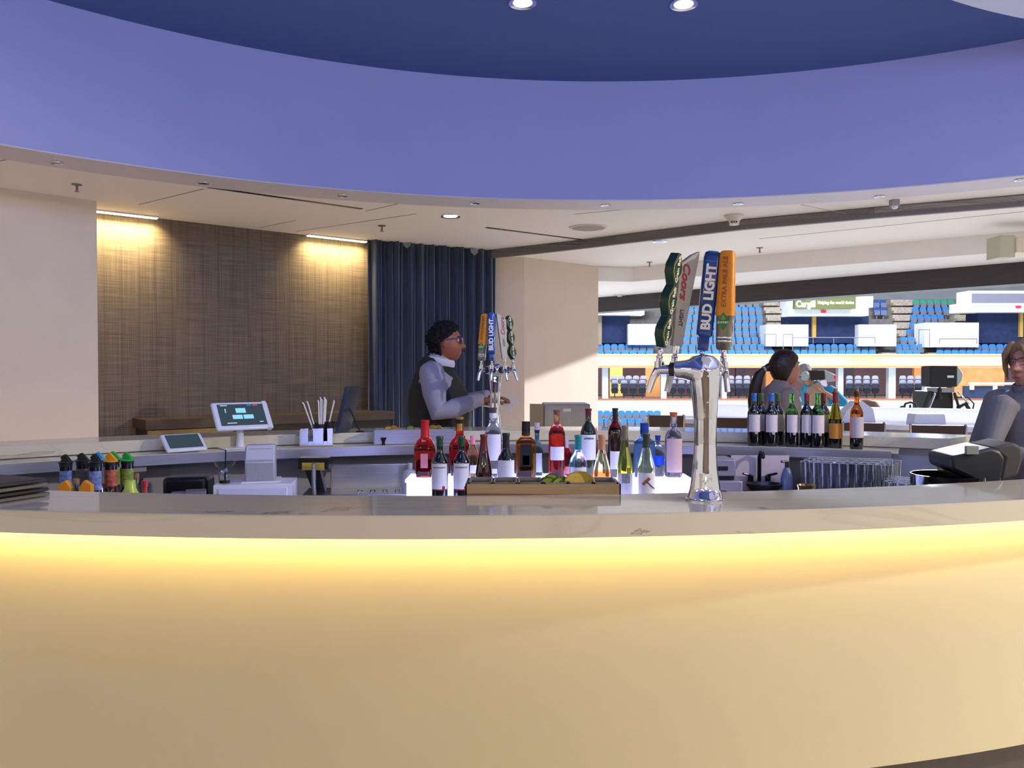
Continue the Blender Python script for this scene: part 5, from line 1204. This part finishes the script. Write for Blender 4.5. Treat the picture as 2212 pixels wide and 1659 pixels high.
def hand(mb, wrist, d, n_, s=1.0, curl=.5, thumb=1, spread=.12):
    """palm + five fingers. d: forward, n_: palm normal (fingers curl towards it)"""
    d = Vector(d).normalized(); n_ = (Vector(n_)-d*Vector(n_).dot(d)).normalized(); sd = d.cross(n_)*thumb; w_ = Vector(wrist)
    mb.tube([w_-d*.02*s, w_+d*.02*s, w_+d*.055*s, w_+d*.085*s], 1, 16, flat=[(.028*s,.020*s),(.033*s,.018*s),(.040*s,.016*s),(.040*s,.013*s)], up=n_)
    for k, (off, L_) in enumerate(((-.031,.060), (-.010,.074), (.011,.080), (.031,.070))):
        b = w_+d*.082*s+sd*off*s; p = [b-d*.01*s]; dirv = (d+sd*(off*4*spread)).normalized(); q = b
        ang = curl*(.55+.1*k)
        for j, fr in enumerate((.45, .32, .23)):
            q = q+dirv*L_*fr*s; p.append(q); rot = Matrix.Rotation(ang*1.1, 3, d.cross(n_).normalized()); dirv = (rot @ dirv).normalized()
        mb.tube(p, [.0092*s, .0086*s, .0080*s, .0068*s], 10, up=n_)
    b = w_+d*.025*s+sd*.030*s; dirv = (d*.55+sd*.75+n_*.35).normalized()
    mb.tube([b-dirv*.01*s, b+dirv*.035*s, b+dirv*.035*s+(d*.85+sd*.2+n_*.4).normalized()*.034*s], [.012*s, .0105*s, .0080*s], 10, up=n_)
def eyes(c, R, s, t, iris='#2a1a12', brow=None, lid=True):
    for sg in (-1, 1):
        e = Vector(c)+R @ Vector((.0735*s, sg*.031*s, .015*s))
        MB().ell((0,0,0), (.0125*s,)*3, 16).build('eye', M('eye_white','#d8d2cc',.2), t, loc=e)
        MB().ell((0,0,0), (.004*s,.0058*s,.0058*s), 12, R=R).build('iris', M('iris_'+iris, iris, .15), t, loc=e+R @ Vector((.0105*s,0,0)))
        if brow: MB().tube([Vector(c)+R @ Vector((.0945*s, sg*.014*s, .034*s)), Vector(c)+R @ Vector((.091*s, sg*.03*s, .040*s)), Vector(c)+R @ Vector((.079*s, sg*.048*s, .036*s))], .0030*s, 8).build('eyebrow', brow, t)
def glasses(c, R, s, t, m, lens=None):
    v = MB()
    for sg in (-1, 1):
        pts = [(.108, sg*.010, .020), (.108, sg*.012, .030), (.103, sg*.055, .032), (.100, sg*.060, .022), (.101, sg*.054, .002), (.107, sg*.022, -.002)]
        pts = [Vector(c)+R @ Vector([q*s for q in p]) for p in pts]
        v.tube(pts, .0018*s, 8, closed=True)
        v.tube([Vector(c)+R @ Vector((.101*s, sg*.058*s, .026*s)), Vector(c)+R @ Vector((.05*s, sg*.083*s, .026*s)), Vector(c)+R @ Vector((-.008*s, sg*.087*s, .018*s))], .0024*s, 8)
        if lens: MB().prism(pts, R @ Vector((.0008, 0, 0))).build('lens', lens, t, smooth=0)
    v.tube([Vector(c)+R @ Vector((.109*s, -.010*s, .024*s)), Vector(c)+R @ Vector((.109*s, .010*s, .024*s))], .002*s, 8)
    v.build('glasses', m, t)
UPX = lambda yaw: (cos(yaw), sin(yaw), 0)
def torso(mb, base, spine, yaw):
    """spine: list of (z, forward offset, half width, half depth)"""
    f = Vector((cos(yaw), sin(yaw), 0))
    mb.tube([Vector((base.x, base.y, 0))+f*o+Vector((0, 0, z)) for z, o, a, b in spine], 1, 28, flat=[(a, b) for z, o, a, b in spine], up=f)
def legs(mb, base, yaw, hip=.90, r=1.0, knee=.48, foot=False, sep=.09):
    l = Vector((-sin(yaw), cos(yaw), 0)); f = Vector((cos(yaw), sin(yaw), 0)); B_ = Vector((base.x, base.y, 0))
    for sg in (-1, 1):
        mb.tube([B_+l*sg*sep+Vector((0,0,hip)), B_+l*sg*(sep+.01)+Vector((0,0,knee))+f*.01, B_+l*sg*(sep+.015)+Vector((0,0,.09))], [.085*r,.060*r,.045*r], 16)
        if foot: mb.tube([B_+l*sg*(sep+.015)-f*.04+Vector((0,0,.045)), B_+l*sg*(sep+.02)+f*.16+Vector((0,0,.035))], [.042,.036], 14)
def shift(mb, base): mb.v = [(x-base.x, y-base.y, z-base.z) for x, y, z in mb.v]; return mb
def open_collar(bb, f, l, r, z, drop, h, mat, t, base, gap=.75):
    v = MB(); A = [gap+(2*pi-2*gap)*k/22 for k in range(23)]
    pts = [bb+f*(r*1.02*cos(a))+l*(r*sin(a))+Vector((0, 0, z-drop*(.5+.5*cos(a)))) for a in A]
    v.tube(pts, 1, 10, flat=[(.006, h)]*23, dome=False)
    for sg in (-1, 1):      # the two collar points
        p = bb+f*(r*.82)+l*sg*r*.66+Vector((0, 0, z-drop*.86)); q = bb+f*(r*1.25)+l*sg*r*.20+Vector((0, 0, z-drop*.9-.035)); o = bb+f*(r*1.12)+l*sg*r*.95+Vector((0, 0, z-drop*.9-.058))
        v.prism([p+Vector((0,0,h)), q, o], f*.006)
    shift(v, base).build('collar', mat, t, smooth=50)
def finish(mb, name, mat, t, vox, sm=2): return voxel(shift(mb, t.location).build(name, mat, t, smooth=180), vox, sm)

# ---- bartender, facing right
YB = 5.22
t = thing('person', 'person in dark vest and grey-lilac shirt, wearing glasses, at the distant beer tower', 'person', (X_(948, YB), YB, 0))
base = t.location.copy(); yaw = radians(4); s = 1.06
hc = at(962, 741, YB); skin = M('skin_brown', '#8a4f3a', .5, noise=.06, scale=30)
sp_ = [(.88, 0, .17, .13), (1.0, .01, .175, .165), (1.12, .01, .175, .175), (1.25, -.005, .18, .165), (1.36, -.02, .175, .13), (1.42, -.02, .12, .095), (1.455, -.01, .075, .078), (1.50, .01, .067, .07), (1.55, .03, .064, .068)]
shR = at(935, 812, YB-.19); elR = at(951, 886, YB-.25); wrR = at(1036, 863, YB-.22)
shL = at(938, 810, YB+.19); elL = at(975, 875, YB+.24); wrL = at(1052, 856, YB+.05)
hR = Vector((1, .35, -.05)); hL = Vector((1, -.15, -.12))
b_ = MB(); torso(b_, base, sp_, yaw); legs(b_, base, yaw, r=1.1, foot=True)
b_.tube([shR, elR, wrR], [.052,.045,.030], 16).tube([shL, elL, wrL], [.052,.045,.030], 16)
hand(b_, wrR, hR, (0,0,-1), 1.0, .55, 1); hand(b_, wrL, hL, (0,0,-1), 1.0, .45, -1)
R = head_pts(b_, hc, yaw, s, .3, 1.05)
finish(b_, 'body', skin, t, .0045)
shirt = M('lilac_grey_shirt', '#928d9e', .8, noise=.07, scale=8, bump=.3)
b_ = MB(); torso(b_, base, [(z, o, a+.012, b+.012) for z, o, a, b in sp_[:6]]+[(1.455, -.01, .088, .09), (1.475,.0,.082,.085)], yaw)
b_.tube([shR+Vector((-.01,.03,.02)), shR.lerp(elR,.5)+Vector((-.012,0,0)), elR+Vector((-.008,0,-.008)), elR.lerp(wrR,.35)+Vector((0,0,-.012)), wrR-Vector((.004,0,0))], [.080,.076,.070,.062,.042], 20).tube([shL, shL.lerp(elL,.5), elL, wrL-Vector((.004,0,0))], [.080,.072,.064,.042], 20)
finish(b_, 'shirt', shirt, t, .006)
coll = MB(); f = Vector((cos(yaw), sin(yaw), 0)); l = Vector((-f.y, f.x, 0)); bb = Vector((base.x, base.y, 0))
ring = [bb+f*(.005+.082*cos(a)+.01*cos(a))+l*.078*sin(a)+Vector((0, 0, 1.478-.018*cos(a))) for a in [2*pi*k/20 for k in range(20)]]
coll.tube(ring, 1, 10, flat=[(.008,.024)]*20, up=(0,0,1), closed=True); shift(coll, base).build('collar', M('collar_white','#bdbccd',.8), t)
vest = M('charcoal_vest', '#242521', .85, noise=.12, scale=30, bump=.2)
b_ = MB(); torso(b_, base, [(.94, .01, .196, .172), (1.0, .01, .200, .195), (1.12, .01, .200, .206), (1.25, -.008, .197, .196), (1.34, -.025, .178, .166), (1.41, -.035, .130, .128), (1.445, -.04, .095, .098)], yaw)
finish(b_, 'vest', vest, t, .007)
b_ = MB(); torso(b_, base, [(.84, 0, .185, .145), (.95, 0, .19, .165), (.99, .01, .19, .178)], yaw); legs(b_, base, yaw, r=1.3)
finish(b_, 'trousers', M('black_trousers','#1a1a1c',.8,noise=.1), t, .009)
hl = hair_mesh(hc-base, R, s, M('black_curls','#17120f',.9,noise=.5,scale=160,bump=1), t, lambda x, y, z: 4*((z-.030)/.05-1.6*(x-.28)) if z > .0 else 4*(.02-x)+(z+.05)*10-2.0*(abs(y) > .80)*(x > -.25), .012, .014, seed=3, frq=160)
eyes(hc-base, R, s, t, brow=M('black_curls'))
glasses(hc-base, R, s, t, M('blue_frame','#3c3f7a',.25), M('lens_tint','#c8d0f0',.05,trans=.9,ior=1.1))
MB().tube([hc-base+R @ Vector((.116*s, sg*.018*s, -.049*s)) for sg in (-1, -.4, .4, 1)], .0045*s, 8).build('moustache', M('black_curls'), t)
o = MB().prism([(-.06,-.05,0),(.06,-.04,.01),(.07,.05,0),(-.05,.06,-.01)], (0,0,.002)).build('paper_napkin', M('napkin','#d8cfc0',.8)); o.location = wrR+Vector((.02,.06,-.035)); o.rotation_euler = (.35,.25,.3); tag(o, 'cream paper napkin under the near hand of the vested person', 'napkin', 'napkins at the distant tower')
o = MB().prism([(-.045,-.05,0),(.05,-.03,.01),(.045,.05,0),(-.035,.05,-.01)], (0,0,.002)).build('paper_napkin', M('napkin')); o.location = wrL+Vector((.15,-.03,-.05)); o.rotation_euler = (.7,-.5,.5); tag(o, 'white paper napkin held in the far hand, right of the distant tower column', 'napkin', 'napkins at the distant tower')

# ---- ponytailed woman, facing right
YW = 5.42
t = thing('person', 'person with a dark ponytail and taupe shirt behind the wine bottles', 'person', (X_(1688, YW), YW, 0))
base = t.location.copy(); yaw = radians(8); s = .98
hc = at(1696, 795, YW); skin = M('skin_light', '#b0765e', .5, noise=.05, scale=30)
top = hc.z
sp_ = [(.84, 0, .165, .115), (.96, 0, .14, .105), (1.10, 0, .15, .11), (1.20, -.01, .165, .11), (1.265, -.02, .155, .085), (1.30, -.015, .08, .065), (1.335, -.005, .052, .052), (1.39, .01, .050, .052)]
b_ = MB(); torso(b_, base, sp_, yaw); legs(b_, base, yaw, hip=.86, knee=.46, foot=True, sep=.08)
f = Vector((cos(yaw), sin(yaw), 0)); l = Vector((-f.y, f.x, 0)); bb = Vector((base.x, base.y, 0))
arms = []
for sg in (-1, 1):
    a0 = bb+l*sg*.155+Vector((0,0,1.25))-f*.02; a1 = bb+l*sg*.20+Vector((0,0,1.0))-f*.03; a2 = bb+l*sg*.16+Vector((0,0,.92))+f*.18
    b_.tube([a0,a1,a2], [.040,.034,.023], 14); hand(b_, a2, a2-a1, (0,0,-1), .9, .5, -sg); arms.append((a0,a1,a2))
R = head_pts(b_, hc, yaw, s, .6, .95)
finish(b_, 'body', skin, t, .0045)
tau = M('taupe_shirt', '#8d7f7b', .8, noise=.06, scale=8, bump=.3)
b_ = MB(); torso(b_, base, [(z, o, a+.014, b+.014) for z, o, a, b in sp_[:6]]+[(1.300,-.012,.082,.072)], yaw)
for a0, a1, a2 in arms: b_.tube([a0,a1,a2-(a2-a1)*.1], [.062,.050,.036], 16)
finish(b_, 'shirt', tau, t, .006)
open_collar(bb, f, l, 0.062, 1.338, 0.045, 0.018, tau, t, base)
b_ = MB(); torso(b_, base, [(.80, 0, .175, .13), (.95, 0, .155, .122)], yaw); legs(b_, base, yaw, hip=.86, r=1.2, knee=.46, sep=.08)
finish(b_, 'trousers', M('black_trousers'), t, .009)
dhair = M('dark_brown_hair','#2a1710',.45,noise=.3,scale=40,stretch=(1,1,.3))
hair_mesh(hc-base, R, s, dhair, t, lambda x, y, z: 6*(.35-x+1.6*z/.118*.55) if z > .0 else 6*(-.02-x)+(z+.075)*25, .013, .002, seed=5)
tie = at(1651, 797, YW)-base
MB().tube([tie+Vector((.03,0,.01)), tie, tie+Vector((-.035,0,-.04)), tie+Vector((-.06,0,-.12)), tie+Vector((-.07,0,-.22)), tie+Vector((-.065,0,-.32)), tie+Vector((-.05,0,-.40))], 1, 16, flat=[(.03,.03),(.018,.018),(.034,.030),(.040,.040),(.040,.042),(.034,.034),(.015,.015)], up=(0,1,0)).build('ponytail', dhair, t, smooth=180)
MB().tube([tie+Vector((.006,0,.003)), tie+Vector((-.006,0,-.004))], .023, 16, dome=False).build('hair_tie', M('hair_tie_grey','#a09aa0',.6), t)
eyes(hc-base, R, s, t, brow=dhair)
MB().tube([hc-base+R @ Vector((.107*s, sg*.018*s, -.0615*s)) for sg in (-1,-.4,.4,1)], .004*s, 8).build('lips', M('lips_rose','#8c4a46',.5), t)

# ---- person at the right edge, facing left
YR = 3.92
t = thing('person', 'fair-haired person with glasses and a grey button shirt, cut off by the right edge', 'person', (X_(2222, YR), YR, 0))
base = t.location.copy(); yaw = radians(180+22); s = 1.0
hc = at(2228, 788, YR); skin3 = M('skin_fair', '#b8806a', .5, noise=.05, scale=30)
dz = hc.z-1.45
sp_ = [(.86, 0, .18, .12), (1.0, 0, .165, .12), (1.12, 0, .17, .125), (1.22, -.01, .18, .115), (1.29, -.02, .17, .085), (1.325, -.015, .085, .065), (1.35, -.005, .056, .055), (1.41, .01, .054, .055)]
b_ = MB(); torso(b_, base, sp_, yaw); legs(b_, base, yaw, hip=.86, knee=.46, foot=True, sep=.08)
f = Vector((cos(yaw), sin(yaw), 0)); l = Vector((-f.y, f.x, 0)); bb = Vector((base.x, base.y, 0)); arms = []
for sg in (-1, 1):
    a0 = bb+l*sg*.165+Vector((0,0,1.265))-f*.01; a1 = bb+l*sg*.22+Vector((0,0,1.02))+f*.05; a2 = bb+l*sg*.17+Vector((0,0,.98))+f*.27
    if sg == 1: a1 = at(2140, 968, YR-.10); a2 = a1+Vector((.16,-.16,-.05)); a0 = at(2166, 880, YR-.04)
    b_.tube([a0,a1,a2], [.042,.036,.024], 14); hand(b_, a2, a2-a1, (0,0,-1), .92, .5, -sg); arms.append((a0,a1,a2))
R = head_pts(b_, hc, yaw, s, .6, 1.0)
finish(b_, 'body', skin3, t, .0045)
gsh = M('slate_shirt', '#706b6c', .8, noise=.08, scale=10, bump=.35)
b_ = MB(); torso(b_, base, [(z, o, a+.016, b+.016) for z, o, a, b in sp_[:6]]+[(1.320,-.012,.090,.076)], yaw)
for a0, a1, a2 in arms: b_.tube([a0,a1,a2-(a2-a1)*.1], [.066,.056,.042], 16)
finish(b_, 'shirt', gsh, t, .006)
open_collar(bb, f, l, 0.068, 1.368, 0.055, 0.02, gsh, t, base)
for k in range(4):
    p = bb+f*(.140-.004*k)+Vector((0,0,1.25-.08*k)); MB().ell(p-base, (.006,.006,.006), 10).build('button', M('button_grey','#9a98a4',.4), t)
b_ = MB(); torso(b_, base, [(.80, 0, .19, .135), (.95, 0, .175, .132)], yaw); legs(b_, base, yaw, hip=.86, r=1.2, knee=.46, sep=.08)
finish(b_, 'trousers', M('black_trousers'), t, .009)
blond = M('ash_blond_hair','#8a6a44',.5,noise=.25,scale=50,stretch=(1,1,.3))
hair_mesh(hc-base, R, s, blond, t, lambda x, y, z: 6*(.60-x+.5*z/.118) if z > .0 else 6*(.10-x)+(z+.09)*20, .020, .004, seed=9)
MB().tube([hc-base+R @ Vector((.10,.02,.09)), hc-base+R @ Vector((.115,.055,.05)), hc-base+R @ Vector((.10,.085,.0)), hc-base+R @ Vector((.075,.085,-.06))], [.010,.010,.008,.003], 8).tube([hc-base+R @ Vector((.07,-.05,.10)), hc-base+R @ Vector((.085,-.075,.05)), hc-base+R @ Vector((.06,-.09,-.02)), hc-base+R @ Vector((.05,-.085,-.07))], [.018,.016,.012,.004], 8).build('fringe', blond, t, smooth=180)
eyes(hc-base, R, s, t, '#3a4a4a', brow=blond)
glasses(hc-base, R, s, t, M('maroon_frame','#4a2430',.3))
MB().tube([hc-base+R @ Vector((.107*s, sg*.018*s, -.0615*s)) for sg in (-1,-.4,.4,1)], .004*s, 8).build('lips', M('lips_rose'), t)

# ---- camera operator in teal, beyond the rail
YC = 9.6; 
t = thing('person', 'person in a bright teal shirt shouldering a camera, far in the background', 'person', (X_(1768, YC), YC, -.4))
base = t.location.copy(); yaw = radians(20); s = .95
hc = at(1738, 808, YC)
g0 = -.4
b_ = MB(); f = Vector((cos(yaw), sin(yaw), 0)); l = Vector((-f.y, f.x, 0)); bb = Vector((base.x, base.y, 0))
zs = Z_(836, YC)
spn = [(zs-.60, 0, .19, .13), (zs-.40, 0, .18, .13), (zs-.20, -.01, .20, .13), (zs-.07, -.03, .21, .11), (zs, -.06, .12, .08), (zs+.05, -.10, .06, .06), (hc.z-.06, -.13, .056, .056)]
torso(b_, base, spn, yaw)
for sg in (-1, 1): b_.tube([bb+l*sg*.10+Vector((0,0,zs-.6)), bb+l*sg*.12+Vector((0,0,.05)), bb+l*sg*.12+Vector((0,0,g0+.08))], [.09,.06,.045], 14).tube([bb+l*sg*.12+Vector((0,0,g0+.045)), bb+l*sg*.12+f*.16+Vector((0,0,g0+.035))], [.042,.036], 12)
arms = [(bb+l*-.19+Vector((0,0,zs-.06)), at(1822, 872, YC-.3), at(1775, 845, YC-.32)), (bb+l*.19+Vector((0,0,zs-.06)), at(1812, 880, YC+.2), at(1790, 850, YC+.1))]
for a0, a1, a2 in arms: b_.tube([a0,a1,a2], [.045,.038,.026], 12); hand(b_, a2, a2-a1, (1,0,0), .95, .7, 1)
R = head_pts(b_, hc, yaw, s)
finish(b_, 'body', skin3, t, .007)
teal = M('teal_shirt', '#1f8fbe', .7, noise=.06, scale=8)
b_ = MB(); torso(b_, base, [(z, o, a+.02, b+.02) for z, o, a, b in spn[:5]], yaw)
for a0, a1, a2 in arms: b_.tube([a0,a0.lerp(a1,.5),a1], [.085,.075,.062], 14)
finish(b_, 'shirt', teal, t, .009)
b_ = MB(); torso(b_, base, [(zs-.66, 0, .20, .14), (zs-.52, 0, .195, .14)], yaw)
for sg in (-1, 1): b_.tube([bb+l*sg*.10+Vector((0,0,zs-.6)), bb+l*sg*.12+Vector((0,0,.05)), bb+l*sg*.12+Vector((0,0,g0+.10))], [.10,.075,.06], 14)
finish(b_, 'trousers', M('khaki','#6d6654',.8), t, .011)
hair_mesh(hc-base, R, s, M('grey_hair','#8f8c92',.7,noise=.3,scale=60), t, lambda x, y, z: 5*(.3-x+z*6), .014, .003, seed=12)
eyes(hc-base, R, s, t)
t = thing('shoulder_camera', 'black shoulder camera with white hood and tan cover, held by the person in teal', 'video camera', at(1772, 812, YC-.34))
def K(px, py): return at(px, py, YC-.34)-t.location
MB().prism([K(1750,800),K(1782,801),K(1782,820),K(1752,822)], (0,.14,0)).build('camera_body', M('maroon_black','#1f1216',.5), t, bevel=.01)
MB().prism([K(1781,798),K(1806,810),K(1804,824),K(1784,826)], (-.02,.16,0)).build('lens_hood', M('hood_grey'), t, bevel=.008)
MB().prism([K(1802,810),K(1807,812),K(1806,819),K(1801,819)], (0,.05,0)).build('tally_light', M('tally_red','#e0304a',.5,emit=.6,ecol='#ff2040'), t)
MB().prism([K(1772,823),K(1784,820),K(1788,833),K(1775,832)], (0,.06,0)).build('side_screen', M('pale_screen','#d8d0e6',.4,emit=.3), t)
MB().ell(K(1739,812), (.05,.05,.06), 14).build('eyepiece', M('hood_grey'), t)
MB().prism([K(1746,838),K(1770,824),K(1782,842),K(1793,876),K(1742,880)], (0,.05,0)).build('tan_cover', M('tan_cloth','#a4907c',.9,noise=.1,scale=12), t, bevel=.01)
# ================================================================ pieces of parts go one level deeper
def under(piece, part):
    m = part.matrix_local.inverted() @ piece.matrix_local
    piece.parent = part; piece.matrix_parent_inverse = Matrix.Identity(4); piece.matrix_local = m
bpy.context.view_layer.update()
RULES = {'lettering': ('paddle', 'label', 'sign_panel', 'glass'), 'diamond_outline': ('paddle',), 'pin_line': ('paddle',), 'emblem_leaf': ('emblem',),
         'iris': ('eye',), 'tile': ('display',), 'seal': ('label',), 'lens': ('glasses',), 'slot': ('front',), 'lock': ('front',),
         'paper_slot': ('lid',), 'vent': ('housing', 'upper_case'), 'corkscrew_handle': ('label',), 'corkscrew_worm': ('label',), 'leaf': ('sign_panel',),
         'name_tag': ('body',), 'badge': ('viewfinder_hood',), 'tally_light': ('lens_hood',), 'dial': ('case',), 'wax_drip': ('capsule',), 'hair_tie': ('ponytail',), 'screen': ('screen_frame',)}
base_ = lambda o: o.name.split('.')[0]
kids = {}
for o in list(C.objects):
    if o.parent is not None and o.parent.parent is None: kids.setdefault(o.parent, []).append(o)
for root, ch in kids.items():
    for o in ch:
        want = RULES.get(base_(o))
        if not want: continue
        c = [p for p in ch if p is not o and base_(p) in want and p.parent is root]
        c.sort(key=lambda p: want.index(base_(p)))
        if not c: continue
        c = [p for p in c if base_(p) == base_(c[0])]
        p = min(c, key=lambda p: (p.location-o.location).length)
        under(o, p)
